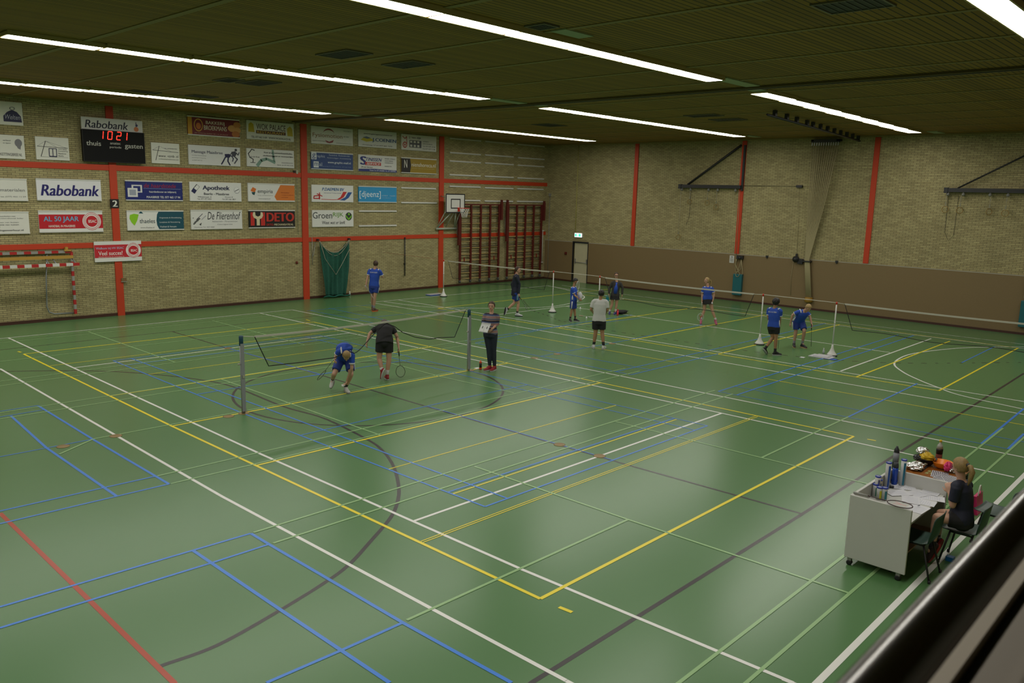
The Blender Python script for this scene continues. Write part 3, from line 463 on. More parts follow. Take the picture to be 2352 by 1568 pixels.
sign(((822.6,354.6),(910.1,359.6),(910.1,396.9),(822.6,392.6)), 'd6d6d4', 'white service board with large blue S and red bar, second row', [(T,'S',.04,.1,.17,.6,'1c2c78',dict(bold=.05)),(T,'TINISSEN',.19,.16,.6,.36,'1c2c78',IB),('r',.17,.42,.58,.62,'b82828'),(T,'SERVICE',.2,.45,.56,.59,'e4e0dc',IB),(T,'MEUBEL AANLEG',.68,.14,.96,.2,GY),(T,'ONTSTOPPING',.68,.27,.9,.33,GY),(T,'ONDERHOUD',.68,.39,.9,.45,GY),(T,'INSPECTIE',.68,.6,.86,.66,GY),(T,'24 uur Service',.06,.68,.36,.78,'33333a',I_),('p',[(.0,.99),(.0,.86),(.4,.82),(1,.86),(1,.99)],'1c2c78'),(T,'Mobiel Tel. 077-3060808  Fax. 077-3090965',.28,.87,.97,.96,'d4d8e4')], False)
sign(((921.3,361.3),(1001.4,365.8),(1001.4,400),(920.8,396.9)), '9c8014', 'mustard yellow board with a black tab and blackletter initial, second row', [('p',[(0,0),(.24,0),(.27,.5),(.24,1),(0,1)],'181410'),(T,'N',.08,.14,.16,.66,'d8d4c8',B_),(T,'nienshoreca.nl',.28,.3,.97,.56,'dcd8c8',B_),(T,'service ingericht uw horeca-zaak',.3,.64,.94,.7,'c8c090')])
sign(((823,426.7),(910.1,429.2),(910.1,465.3),(823.6,464.5)), '2c94cc', 'sky blue board with white bracketed lower-case name, third row', [(T,'[djeenz]',.02,.3,.57,.78,'e4f0f8'),(T,'schilderk    maatdek',.6,.52,.97,.6,'a8d0e8'),(T,'www.djeenz.nl',.6,.68,.84,.74,'a8d0e8')])
t = sign(((214.3,554.5),(322.6,552.3),(324.9,597.6),(217,601.7)), 'dcdcd8', 'small white and red welcome banner hung over the steel column', [('r',0,.17,1,.8,'c02430'),(T,'Welkom bij HV BSAC',.03,.28,.62,.42,'a8b4d0',B_),(T,'Veel succes!',.08,.48,.58,.68,'ece8e4',B_),(T,'BEZOEK ONS OOK OP  WWW.BSAC.NL',.08,.74,.62,.78,'e8d8d4')]+bsac(.82,.47,.37,.36)+[(T,'BSAC',.765,.42,.9,.54,'f0ece8',B_)], False, 'welcome_banner', y=YW-.075, thick=.004, cat='banner')
x0, z0, x1, z1 = wq((252,457), (272,457), (272,477.4), (252,477.4))
t = thing('number_plate', 'black square plate with a white 2 on the steel column', 'sign', (x0, YW-.08, z0))
MB().box((x0, YW-.075, z0), (x1, YW-.051, z1)).build('plate', C_('101012'), t); mb = MB(); put_text(mb, '2', (x0, YW-.077, z0), X3, Z3, ((x1-x0)*.25, (z1-z0)*.15, (x1-x0)*.75, (z1-z0)*.85), C_('dcdcd4'), bold=.04); mb.build('numeral', None, t)
# scoreboard
x0, z0, x1, z1 = wq((184.6,298), (325.2,305.2), (327.7,375), (188.4,369.3)); W, H = x1-x0, z1-z0
t = thing('scoreboard', 'black electronic scoreboard with glowing red digits 10 21', 'scoreboard', (x0, YW-.05, z0)); yf = YW-.20
MB().box((x0, yf, z0), (x1, YW-.052, z1)).build('casing', mat('black_casing', (.004,.004,.0045), .6, spec=.2), t)
mb = MB(); mb.box((x0-.015, yf-.012, z0-.015), (x1+.015, yf+.01, z0)).box((x0-.015, yf-.012, z1), (x1+.015, yf+.01, z1+.012)).box((x0-.015, yf-.012, z0), (x0, yf+.01, z1)).box((x1, yf-.012, z0), (x1+.015, yf+.01, z1)); mb.build('bezel', C_('0a0a0b'), t)
M_LED = mat('red_led', (.3, .01, .005), .5, var=0, emit=(1, .03, .015, 2.2))
mb = MB()
def seg7(ch, ux, uz, w, h):
    on = {'1': 'bc', '0': 'abcdef', '2': 'abged'}[ch]; s = .012
    def q(a, b):
        a = Vector((a[0]+ (a[1])*.12, a[1])); b = Vector((b[0]+(b[1])*.12, b[1])); d = (b-a).normalized(); n = Vector((-d.y, d.x))*s; a2 = a+d*.006; b2 = b-d*.006
        mb.quad(*[(x0+ux*W+p.x, yf-.004, z0+uz*H+p.y) for p in (a2-n, b2-n, b2+n, a2+n)], M_LED)
    S = dict(a=((0,h),(w,h)), b=((w,h),(w,h/2)), c=((w,h/2),(w,0)), d=((0,0),(w,0)), e=((0,h/2),(0,0)), f=((0,h),(0,h/2)), g=((0,h/2),(w,h/2)))
    for k_ in on: q(*S[k_])
for ch, ux in (('1',.25),('0',.395),('2',.54),('1',.64)): seg7(ch, ux, .73 if ch != '1' else .73, .13, .25*H)
mb.build('digits', None, t)
mb = MB()
for s, a in (('thuis', (.05,.5,.28,.65)), ('gasten', (.67,.43,.97,.6)), ('anatec', (.43,.57,.6,.64)), ('periode', (.42,.43,.61,.52))): put_text(mb, s, (x0, yf-.003, z0), X3, Z3, (a[0]*W, a[1]*H, a[2]*W, a[3]*H), C_('b4b4ac'), bold=.015)
mb.build('lettering', None, t)
sign(((182.7,268.5),(322.7,278),(323.3,304.8),(183.3,297.6)), 'c8c8c4', 'white header board with dark bank name standing on top of the scoreboard', [(T,'Rabobank',.05,.22,.75,.84,'14162c',dict(shear=.2,bold=.02)),('c',.89,.72,.2,'c07040',1.0),('c',.9,.4,.1,'303060'),('l',[(.89,.5),(.89,.15)],.06,'303060')], False, 'scoreboard_header', y=YW-.14, thick=.03)
# empty rail pairs
def erail(p, q, lb):
    a, b = at(*p, YW-.02, 1), at(*q, YW-.02, 1); z = (a.z+b.z)/2
    t = MB().box((a.x, YW-.035, z-.028), (b.x, YW-.001, z+.028)).box((a.x, YW-.05, z-.034), (b.x, YW-.035, z-.02)).build('sign_rail', M_WH, loc=(a.x, YW, z)); tag(t, lb, 'rail', 'empty white rails for boards')
rp = lambda x, y: (690+x/4.02, 270+y/4.02)
erail(rp(540,862), rp(887,862), 'white empty rail just below the sky blue board'); erail(rp(540,997), rp(887,995), 'second white empty rail below the sky blue board')
erail(rp(930,648), rp(1250,655), 'white empty rail left of the basketball backboard, upper one'); erail(rp(930,783), rp(1258,787), 'white empty rail left of the basketball backboard, lower one')
cn = ['left column', 'middle column', 'right column next to the corner']; rn = ['topmost', 'second', 'third', 'fourth', 'fifth', 'lowest']
ER = [[(1380,190,1668,217),(1380,322,1665,342),(1377,398,1665,418),(1377,525,1663,540),(1377,632,1663,642),(1455,763,1660,765)],
      [(1708,220,1970,243),(1705,345,1968,362),(1705,418,1968,435),(1703,540,1968,553),(1703,647,1965,655),(1702,770,1963,772)],
      [(2010,245,2253,270),(2010,370,2252,385),(2008,437,2250,455),(2005,555,2247,568),(2003,655,2243,663),(2000,773,2243,775)]]
for c_, col in enumerate(ER):
    for r_, (a, b, c, d) in enumerate(col): erail(rp(a, b), rp(c, d), '%s white empty rail above the wall bars, %s' % (rn[r_], cn[c_]))
# ---------------------------------------------------------------- basketball goal
bx0, bx1, bz0, bz1 = 18.62, 19.8, 3.45, 4.32; yb = YW-.62
t = thing('basketball_goal', 'white basketball backboard with orange hoop on a grey folding frame', 'basketball hoop', (19.2, YW-.06, 2.7))
MB().box((bx0, yb-.03, bz0), (bx1, yb, bz1)).build('backboard', C_('c8c8c2'), t)
mb = MB()
def frame2(mb, a, b, c, d, w, y, m=None):
    mb.box((a, y-.004, b), (c, y, b+w), m).box((a, y-.004, d-w), (c, y, d), m).box((a, y-.004, b+w), (a+w, y, d-w), m).box((c-w, y-.004, b+w), (c, y, d-w), m)
frame2(mb, bx0, bz0, bx1, bz1, .05, yb-.03); frame2(mb, 18.93, 3.65, 19.52, 4.09, .045, yb-.03); mb.build('target_lines', C_('16161a'), t)
hx, hz, hr = 19.42, 3.68, .225; hy = yb-.03-.15-hr
mb = MB(); mb.sweep([(hx+hr*math.cos(i*.2618), hy+hr*math.sin(i*.2618), hz) for i in range(24)], .012, n=6, closed=True); mb.box((hx-.07, yb-.05, hz-.16), (hx+.07, yb-.03, hz+.02)); mb.box((hx-.03, yb-.2, hz-.03), (hx+.03, yb-.04, hz)); mb.build('hoop', C_('cc3018'), t)
mb = MB()
for i in range(12):
    for s_ in (1, -1):
        P = []
        for j in range(7):
            q = j/6; r_ = hr*(1-.5*q**.8); a = i*.5236+s_*j*.2618; P.append((hx+r_*math.cos(a), hy+r_*math.sin(a), hz-.42*q))
        mb.sweep(P, .006, n=4)
mb.build('net', C_('d8d8d4'), t)
mb = MB()
for sx in (-1, 1):
    mb.sweep([(19.15+sx*.55, YW-.07, 2.74), (19.15+sx*.12, yb+.02, 3.5)], .028); mb.sweep([(19.15+sx*.55, YW-.07, 2.74), (19.15+sx*.45, yb+.06, 3.55)], .02)
    mb.sweep([(19.15+sx*.3, YW-.07, 4.2), (19.15+sx*.3, yb+.02, 4.1)], .02)
mb.sweep([(18.55, YW-.09, 2.72), (19.78, YW-.09, 2.72)], .045); mb.sweep([(19.15, YW-.07, 2.8), (19.2, yb+.02, 3.5)], .02)
mb.build('support_frame', C_('a4aa9c'), t)
# ---------------------------------------------------------------- wall bars
M_MR = mat('maroon_steel', (.10, .012, .010), .45, var=.1); M_RG = mat('rung_wood', (.42, .29, .10), .5)
def wallbars(xs, label, ext):
    t = thing('wall_bars', label, 'wall bars', (xs[0], YW, .15), 'climbing frames'); ORG[t.name] = Vector((xs[0], YW, .15))
    for i, x in enumerate(xs): MB().box((x-.045, YW-.22, .3), (x+.045, YW-.14, 3.85)).build('upright', M_MR, t)
    MB().box((xs[0]-.05, YW-.21, 3.80), (xs[-1]+.05, YW-.15, 3.86)).build('top_rail', M_MR, t)
    for z in (.35, .62, .98, 1.22, 1.5, 1.8, 2.1, 2.28, 2.7, 2.95, 3.3, 3.45): MB().sweep([(xs[0], YW-.16, z), (xs[-1], YW-.16, z)], .02, n=8).build('rung', M_RG, t)
    for z in (.69, 1.14, 1.45, 1.85, 2.22, 2.97, 3.33, 3.68): MB().sweep([(xs[0], YW-.10, z), (xs[-1], YW-.10, z)], .014, n=6).build('crossbar', M_DK, t)
    for x in xs: MB().lathe((x, YW-.18, .22), [(.05, -.04), (.075, -.02), (.075, .02), (.05, .04)], n=14, ax=(1,0,0)).box((x-.03, YW-.2, .22), (x+.03, YW-.16, .34)).build('wheel', C_('4a4a48'), t)
    for x, z0_, z1_ in ext: MB().box((x-.07, YW-.3, z0_), (x+.05, YW-.2, z1_)).box((x-.03, YW-.3, z1_), (x+.03, YW-.18, z1_+.1)).build('hinged_arm', M_MR, t)
    for x in (xs[0]+.28, xs[-1]-.3): MB().box((x-.03, YW-.2, 1.17), (x+.02, YW-.17, 1.36)).build('latch', C_('7a1810'), t)
    for x in (xs[0]-.12, ): MB().sweep([(x, YW-.12, 2.4), (x, YW-.12, 3.2)], .03).build('spring_tube', C_('7c7c74'), t)
wallbars([19.97, 20.66, 21.3, 21.94, 22.56], 'folded maroon climbing frame with wooden rungs, the one nearer the basketball goal', [(19.84, 1.95, 3.85), (22.66, 3.1, 3.98)])
wallbars([23.2, 23.83, 24.47, 25.1, 25.7], 'folded maroon climbing frame with wooden rungs, the one nearer the corner', [(23.07, 2.05, 3.98), (25.82, 3.05, 3.95)])
# thin things on the sponsor wall
t = MB().sweep([(25.98, YW-.06, .85), (25.98, YW-.06, 2.55)], .02).box((25.9, YW-.08, 2.5), (26.06, YW-.001, 2.55)).box((25.9, YW-.08, .85), (26.06, YW-.001, .9)).build('white_pole', M_WH, loc=(25.98, YW, .85)); tag(t, 'thin white pole fixed upright beside the second climbing frame', 'pole')
a, b = at(930,545,YW-.05,1), at(930,633,YW-.05,1)
t = MB().sweep([(a.x, YW-.05, b.z), (a.x, YW-.05, a.z)], .022).box((a.x-.03, YW-.07, a.z-.06), (a.x+.03, YW-.001, a.z)).box((a.x-.03, YW-.07, b.z+.5), (a.x+.03, YW-.001, b.z+.55)).build('hanging_pole', M_DK, loc=a); tag(t, 'thin black pole hanging on the brick wall behind the solitary player', 'pole')
a, b = at(717,545,YW-.05,1), at(717,608,YW-.05,1)
t = MB().sweep([(a.x, YW-.04, b.z), (a.x, YW-.04, a.z)], .012).sweep([(a.x+.15, YW-.04, a.z-.2), (a.x+.05, YW-.04, a.z-.7), (a.x+.01, YW-.04, a.z-.75)], .012).build('hook_pole', M_GR, loc=a); tag(t, 'slim grey hooked rod on the wall left of the green net', 'rod')
# green net curtain
t = thing('hanging_net', 'dark green ball net hung in a slack bundle from two wall hooks', 'net', (13.0, YW-.15, 0))
M_GN = mat('green_netting', (.008, .085, .055), .8, var=.35, scale=14); mb = MB(); vs = []; nu, nv = 40, 26
for j in range(nv+1):
    for i in range(nu+1):
        u, v = i/nu, j/nv; top = 2.33-.5*math.sin(math.pi*u)**.9; zz = top*(1-v)+(.10)*v-.0
        x = 12.30+1.42*u-.10*v*(u-.5)*2-.12*(v**2)*u; y = YW-.12-.05*math.sin(u*34+v*2)-.16*v+.04*math.sin(u*9+v*5)
        vs.append((x, y, max(.02, zz)))
mb.add(vs, [(j*(nu+1)+i, j*(nu+1)+i+1, (j+1)*(nu+1)+i+1, (j+1)*(nu+1)+i) for j in range(nv) for i in range(nu)], M_GN, True); nt_ = mb.build('net_cloth', None, t); so = nt_.modifiers.new('s', 'SOLIDIFY'); so.thickness = .008
mb = MB(); vs = []
for j in range(5):
    for i in range(31): u = i/30; vs.append((12.33+1.25*u, YW-.30-.10*math.sin(j*.785)*(1+.3*math.sin(u*20)), .02+.08*math.cos((j-2)*.6)*(1+.3*math.sin(u*13))))
mb.add(vs, [(j*31+i, j*31+i+1, (j+1)*31+i+1, (j+1)*31+i) for j in range(4) for i in range(30)], mat('teal_netting', (.02, .17, .13), .8), True); f = mb.build('gathered_hem', None, t); so = f.modifiers.new('s', 'SOLIDIFY'); so.thickness = .02
M_ROPE = mat('pale_rope', (.42, .38, .28), .8)
mb = MB(); mb.sweep([(12.25+1.49*i/16, YW-.14, 2.36-.52*math.sin(math.pi*i/16)**.9) for i in range(17)], .012, n=6); mb.sweep([(12.27+1.46*i/16, YW-.19, 2.33-.62*math.sin(math.pi*i/16)**1.0) for i in range(17)], .008, n=6)
mb.sweep([(12.3, YW-.2, 2.25), (12.5, YW-.22, 1.6), (12.95, YW-.3, .95), (13.3, YW-.26, 1.4), (13.68, YW-.22, 1.95)], .009, n=6); mb.sweep([(13.74, YW-.12, 2.3), (13.74, YW-.12, .1)], .010, n=6); mb.build('head_rope', M_ROPE, t)
MB().lathe((13.74, YW-.12, .0), [(.03, .01), (.045, .03), (.03, .12), (.02, .2)], n=10).build('weight', M_WH, t)
mb = MB()
for x in (12.24, 13.75): mb.box((x-.03, YW-.17, 2.33), (x+.03, YW-.001, 2.4))
mb.build('hook', M_DK, t)
# handball goal folded on the wall
def striped(mb, a, b, w, n, c1, c2, off=0):
    a, b = Vector(a), Vector(b)
    for i in range(n):
        p, q = a+(b-a)*(i/n), a+(b-a)*((i+1)/n); lo = Vector((min(p.x,q.x), min(p.y,q.y), min(p.z,q.z)))-Vector((w/2 if abs((b-a).x) < .01 else 0, w/2, w/2 if abs((b-a).z) < .01 else 0)); hi = Vector((max(p.x,q.x), max(p.y,q.y), max(p.z,q.z)))+Vector((w/2 if abs((b-a).x) < .01 else 0, w/2, w/2 if abs((b-a).z) < .01 else 0))
        mb.box(lo, hi, c1 if (i+off) % 2 == 0 else c2)
RD = mat('goal_red', (.42, .02, .02), .45); GG = mat('goal_grey', (.36, .36, .34), .4, .3); M_AL = mat('bare_steel_tube', (.30, .32, .33), .35, .5)
t = thing('handball_goal', 'red and white striped goal frame folded flat against the wall', 'goal', (2, YW-.2, .2))
mb = MB(); striped(mb, (.1, YW-.12, 2.21), (3.02, YW-.12, 2.21), .08, 15, RD, GG, 0); mb.build('rear_crossbar', None, t)
mb = MB(); striped(mb, (.1, YW-.75, 1.86), (3.02, YW-.75, 1.86), .09, 15, RD, M_WH, 0); mb.build('front_crossbar', None, t)
mb = MB(); striped(mb, (3.02, YW-.12, 2.2), (3.02, YW-.12, .2), .075, 13, RD, GG, 0); mb.build('goalpost', None, t)
mb = MB(); mb.sweep([(2.32, YW-.1, 2.2), (2.24, YW-.1, 1.4), (2.2, YW-.1, .5), (2.25, YW-.1, .32), (2.4, YW-.1, .25), (3.0, YW-.1, .23)], .022); mb.sweep([(2.2, YW-.12, 2.11), (2.2, YW-.7, 1.84)], .02); mb.sweep([(2.4, YW-.12, 2.11), (2.4, YW-.7, 1.84)], .02); mb.sweep([(2.97, YW-.12, 2.08), (2.97, YW-.72, 1.84)], .02); mb.build('rear_hoop', M_AL, t)
b_ = MB().box((-.2, YW-.42, 2.02), (2.97, YW-.34, 2.11)).build('wooden_beam', mat('varnished_wood', (.45, .27, .05), .4), loc=(1.5, YW-.38, 2.03)); tag(b_, 'long varnished wooden beam resting between the folded goal crossbars', 'beam')
b_ = MB().box((2.85, YW-.14, 2.25), (2.93, YW-.001, 2.36)).box((2.8, YW-.2, 2.23), (3.0, YW-.14, 2.28)).build('wooden_peg', mat('varnished_wood', (.45, .27, .05)), loc=(2.9, YW, 2.3)); tag(b_, 'small yellow wooden peg above the folded goal corner', 'peg')
a = at(284, 643, YW-.05, 1); t = thing('wall_box', 'small brown and grey box right of the steel column below the welcome banner', 'box', (a.x, YW, a.z))
MB().box((a.x-.08, YW-.08, a.z-.04), (a.x+.09, YW-.001, a.z+.07)).build('casing', C_('75603c'), t); MB().box((a.x-.09, YW-.09, a.z-.06), (a.x+.1, YW-.001, a.z-.04)).build('lid', C_('9a9a90'), t)
for px, py, c, lb in ((682, 603, '703020', 'small red push button on the brick by the second steel column'), (676, 394, '44342c', 'small dark knob under the first horizontal beam near the second column')):
    a = at(px, py, YW-.03, 1); o = MB().box((a.x-.04, YW-.05, a.z-.05), (a.x+.04, YW-.001, a.z+.05)).lathe((a.x, YW-.05, a.z), [(.03, 0), (.03, .02), (.01, .03)], n=10, ax=(0,-1,0)).build('wall_switch', C_(c), loc=a); tag(o, lb, 'switch')
a = at(681, 395, YW, 1); o = MB().box((a.x-.04, YW-.05, a.z-.07), (a.x+.04, YW-.001, a.z+.07)).sweep([(a.x, YW-.02, a.z-2.4), (a.x, YW-.02, a.z+2.1)], .008, n=5).build('cable_box', C_('a8a890'), loc=a); tag(o, 'small white junction box with a thin cable beside the second steel column', 'box')
# ---------------------------------------------------------------- end wall things
def Ey(px, py, off=0): return at(px, py, XW-off, 0)
t = thing('exit_sign', 'lit green and white emergency exit sign above the cream door', 'sign', (XW, 20.55, 2.3)); ea, eb = Ey(1324,534,.1), Ey(1340,545,.1); ez0, ez1 = eb.z, ea.z
ez0, ez1 = 2.30, 2.50
MB().box((XW-.09, 20.35, ez0), (XW-.001, 20.82, ez1)).build('housing', C_('c8ccc8'), t)
mb = MB(); ME1, ME2 = mat('sign_lit_white', (.8,.8,.8), emit=(.85,.95,1,1.6)), mat('sign_lit_green', (.02,.4,.2), emit=(.1,.85,.5,1.0)); xf = XW-.093
mb.quad((xf,20.82,ez0), (xf,20.35,ez0), (xf,20.35,ez1), (xf,20.82,ez1), ME1); xf -= .002; mb.quad((xf,20.80,ez0+.03), (xf,20.68,ez0+.03), (xf,20.68,ez1-.03), (xf,20.80,ez1-.03), ME2); mb.quad((xf,20.56,ez0+.03), (xf,20.42,ez0+.03), (xf,20.42,ez1-.03), (xf,20.56,ez1-.03), ME2); mb.add([(xf,20.66,ez0+.1),(xf,20.60,ez0+.05),(xf,20.60,ez0+.15)], [(0,1,2)], ME2); mb.build('pictogram', None, t)
o = MB().sweep([(XW-.02, 20.84, 2.5), (XW-.02, 20.84, ZC-.08)], .02, n=6).build('conduit', C_('b0a860'), loc=(XW, 20.84, 2.5)); tag(o, 'pale vertical conduit running from the exit sign to the ceiling', 'pipe')
o = MB().sweep([(XW-.04, 22.6, .3), (XW-.04, 22.6, 4.35)], .012, n=6).box((XW-.1, 22.55, 4.3), (XW-.001, 22.65, 4.45)).build('corner_rod', M_GR, loc=(XW, 22.6, .3)); tag(o, 'thin grey rod with a small box in the corner of the end wall', 'rod')
a = Ey(1301, 582); o = MB().box((XW-.09, a.y-.06, a.z-.05), (XW-.031, a.y+.06, a.z+.08)).lathe((XW-.09, a.y, a.z), [(.04,0),(.03,.03)], n=10, ax=(-1,0,0)).build('fire_alarm_button', C_('5c1c14'), loc=a); tag(o, 'small dark red alarm button on the brown panelling left of the door', 'button')
def gallows(y0, y1, ztop, ybr, rings, label, side):
    """swinging ring boom: y1 = hinge (right end), y0 = tip"""
    t = thing('ring_boom', label, 'gymnastics boom', (XW-.1, y1, 4.9), 'folding booms for swinging rings')
    MB().box((XW-.22, y1, 4.84), (XW-.12, y0+.05, 4.98)).box((XW-.24, y0-.05, 4.80), (XW-.10, y0+.08, 5.0)).build('boom_arm', M_DK, t)
    MB().sweep([(XW-.16, y0-.35, 4.98), (XW-.12, ybr, ztop)], .05 if side == 0 else .03, n=4).build('diagonal_brace', M_DK, t)
    MB().box((XW-.12, y1-.06, 4.75), (XW-.05, y1+.03, ZC-.25)).build('hinge_post', M_DK, t)
    for ry, dz_ in rings: MB().lathe((XW-.17, ry, 4.76), [(.03, -.05), (.055, -.03), (.055, .03), (.03, .05)], n=12, ax=(0,1,0)).box((XW-.19, ry-.02, 4.76), (XW-.15, ry+.02, 4.86)).build('pulley', C_('7a7a74'), t)
    return t
def ring_thing(y, ztop, zc, label, r=.105, rot=0):
    t = thing('gymnastic_ring', label, 'gymnastic ring', (XW-.17, y, ztop), 'hanging gymnastic rings')
    MB().sweep([(XW-.17, y, ztop), (XW-.17, y, zc+r+.12)], .008, n=5).build('rope', M_ROPE, t); MB().box((XW-.185, y-.02, zc+r+.02), (XW-.155, y+.02, zc+r+.14)).box((XW-.18, y-.015, ztop-.16), (XW-.16, y+.015, ztop-.08)).build('strap', C_('8c8870'), t)
    c, s = math.cos(rot), math.sin(rot); MB().sweep([(XW-.17-math.cos(i*.3927)*r*s, y+math.cos(i*.3927)*r*c, zc+math.sin(i*.3927)*r) for i in range(16)], .014, n=6, closed=True).build('wooden_ring', mat('ring_wood', (.30, .20, .06), .45), t)
gallows(14.73, 11.76, 6.66, 11.9, [(14.65,0),(14.2,0),(13.3,0),(12.85,0),(12.0,0)], 'black ring boom with diagonal brace, hinged on the second steel column from the corner', 0)
ring_thing(14.22, 4.72, 4.23, 'small wooden ring hanging short, leftmost under the first boom', .1, 1.0); ring_thing(13.33, 4.72, 4.2, 'wooden ring hanging under the middle of the first boom', .11); ring_thing(12.88, 4.72, 4.03, 'wooden ring hanging lowest and nearest the column under the first boom', .115)
ring_thing(14.7, 4.72, 2.62, 'wooden ring hanging on a very long rope low over the brown panelling', .11, 1.0)
gallows(3.66, -1.2, 6.7, .3, [(3.6,0),(3.1,0),(2.25,0),(1.7,0),(.4,0)], 'black ring boom with diagonal brace at the right edge of the end wall', 1)
for y, zc, rt, lb in ((3.64, 4.22, 0, 'wooden ring hanging leftmost under the far right boom'), (3.16, 4.2, .6, 'wooden ring hanging second from the left under the far right boom'), (2.22, 4.18, .9, 'narrow-looking wooden ring hanging third under the far right boom'), (1.72, 4.15, 0, 'wooden ring hanging rightmost under the far right boom')): ring_thing(y, 4.72, zc, lb, .11, rt)
o = MB().sweep([(XW-.03, 3.62, 4.7), (XW-.03, 3.6, 3.4), (XW-.03, 3.45, 3.1), (XW-.03, 3.3, 3.3), (XW-.03, 3.28, 4.7)], .006, n=5).build('slack_cord', M_DK, loc=(XW, 3.4, 4)); tag(o, 'thin slack cord looping on the wall under the far right boom', 'cord')
o = MB().sweep([(XW-.03, 14.25, 4.7), (XW-.03, 14.27, 3.6), (XW-.03, 14.4, 3.2)], .006, n=5).build('slack_cord', M_DK, loc=(XW, 14.2, 4)); tag(o, 'thin cord hanging on the wall under the first boom', 'cord')
# climbing ropes on their rail
t = thing('ceiling_rope_rail', 'black ceiling rail with a row of square trolleys leading to the end wall', 'rail', (21, 6.8, ZC))
ra, rb = at(1762,263,ZC-.2,2), Vector((XW-.1, 6.95, ZC-.2)); mb = MB(); mb.sweep([ra, rb], .035, n=4); mb.build('rail', M_DK, t)
for q in (.06,.16,.25,.35,.41,.49,.57,.65,.73,.81,.89,.97):
    p = ra+(rb-ra)*q; MB().box((p.x-.06, p.y-.045, p.z+.02), (p.x+.06, p.y+.045, p.z+.18)).build('trolley', M_DK, t)
t = thing('rope_bracket', 'dark iron bar under the ceiling from which the climbing ropes fan down', 'bracket', (XW, 8.2, 6.7)); ya, yb_ = Ey(1870,330).y, Ey(1934,330).y
MB().box((XW-.3, yb_, 6.68), (XW-.2, ya, 6.80)).box((XW-.3, ya-.1, 6.72), (XW-.001, ya, 6.78)).box((XW-.3, yb_, 6.72), (XW-.001, yb_+.1, 6.78)).build('bar', M_DK, t)
for i in range(12): y = ya-.04+(yb_-ya+.08)*i/11; MB().box((XW-.27, y-.02, 6.56), (XW-.23, y+.02, 6.69)).build('clamp', M_GR, t)
kz = Ey(1857,600).z; ky = Ey(1857,600).y; by = Ey(1862,686).y
M_RP = mat('climbing_rope', (.36, .31, .17), .85)
for i in range(12):
    y = ya-.04+(yb_-ya+.08)*i/11; k_ = i/11
    P = [(XW-.25, y, 6.60), (XW-.2, y*.55+(ky+.09-.18*k_)*.45, 4.3), (XW-.15, ky+.08-.16*k_, kz+.1), (XW-.14, ky+.07-.19*k_, kz-.15), (XW-.14, by+.13-.2*k_, .5)]
    o = MB().sweep(P, .019, n=6).build('climbing_rope', M_RP, loc=(XW-.25, y, 6.58)); tag(o, 'thick pale climbing rope strapped to the end wall with eleven more, number %d from the left at the top' % (i+1), 'rope', 'bundled climbing ropes')
    o['label'] = ['leftmost', 'second from left', 'third from left', 'fourth from left', 'fifth from left', 'sixth from left', 'seventh from left', 'eighth from left', 'ninth from left', 'tenth from left', 'eleventh from left', 'rightmost'][i]+' climbing rope at the top of the bundle strapped to the end wall'
o = MB().box((XW-.2, ky-.16, kz-.02), (XW-.03, ky+.2, kz+.03)).box((XW-.12, ky+.2, kz-.12), (XW-.03, ky+.42, kz+.08)).build('rope_strap', M_DK, loc=(XW, ky, kz)); tag(o, 'black bracket and strap gathering the climbing ropes above the panelling', 'strap')
o = MB().lathe((XW-.12, by+.03, .3), [(.10, 0), (.16, .03), (.17, .12), (.14, .22)], n=14).build('leather_knot_cover', mat('ochre_leather', (.30, .17, .02), .6), loc=(XW-.12, by, .3)); tag(o, 'ochre leather end pouch under the bundled climbing ropes', 'pouch')
a = Ey(1828, 595, .1); t = thing('winch', 'dark round winch on the wall at the top of the panelling', 'winch', (XW, a.y, a.z)); MB().lathe((XW-.03, a.y, a.z), [(.1, 0), (.13, .03), (.13, .12), (.06, .16), (.05, .2)], n=16, ax=(-1,0,0)).build('drum', M_DK, t); MB().box((XW-.1, a.y-.04, a.z+.1), (XW-.04, a.y+.03, a.z+.22)).build('bracket', M_DK, t); MB().sweep([(XW-.05, a.y+.12, a.z-.1), (XW-.05, a.y+.16, a.z-.8), (XW-.05, a.y+.12, a.z-1.5)], .008, n=5).build('pull_cord', M_RP, t); MB().sweep([(XW-.03, a.y+.0, a.z+.2), (XW-.03, 9.23, 4.93)], .006, n=5).build('cable', M_RP, t)
o = MB().box((XW-.1, 9.1, 4.92), (XW-.001, 9.35, 5.02)).sweep([(XW-.02, 9.3, 4.97), (XW-.02, 11.7, 4.97)], .006, n=5).build('cable_guide', M_DK, loc=(XW, 9.2, 4.97)); tag(o, 'small black cable guide halfway up the end wall with a thin horizontal wire', 'bracket')
for px, lb in ((1763, 'small dark wall hook on the panelling edge right of the notice'), (1923, 'small dark wall hook on the panelling edge right of the climbing ropes')):
    a = Ey(px, 588 if px < 1800 else 600); o = MB().box((XW-.07, a.y-.05, ZB-.03), (XW-.031, a.y+.05, ZB+.06)).box((XW-.09, a.y-.02, ZB-.06), (XW-.06, a.y+.02, ZB+.0)).build('wall_hook', M_DK, loc=a); tag(o, lb, 'hook')
t = thing('notice', 'white paper notice pinned to the top of the brown panelling', 'notice', (XW-.035, Ey(1682,594).y, 1.85)); y1, y2 = Ey(1677,590).y, Ey(1687.5,590).y
MB().box((XW-.04, y2, ZB-.38), (XW-.031, y1, ZB-.06)).build('sheet', C_('c8c8c4'), t); mb = MB()
for i in range(5): mb.box((XW-.042, y2+.04, ZB-.2-.03*i), (XW-.0405, y1-.04, ZB-.19-.03*i))
mb.box((XW-.042, y1-.1, ZB-.15), (XW-.0405, y1-.07, ZB-.1)).box((XW-.042, y2+.07, ZB-.15), (XW-.0405, y2+.1, ZB-.1)); mb.build('print', C_('44444a'), t)
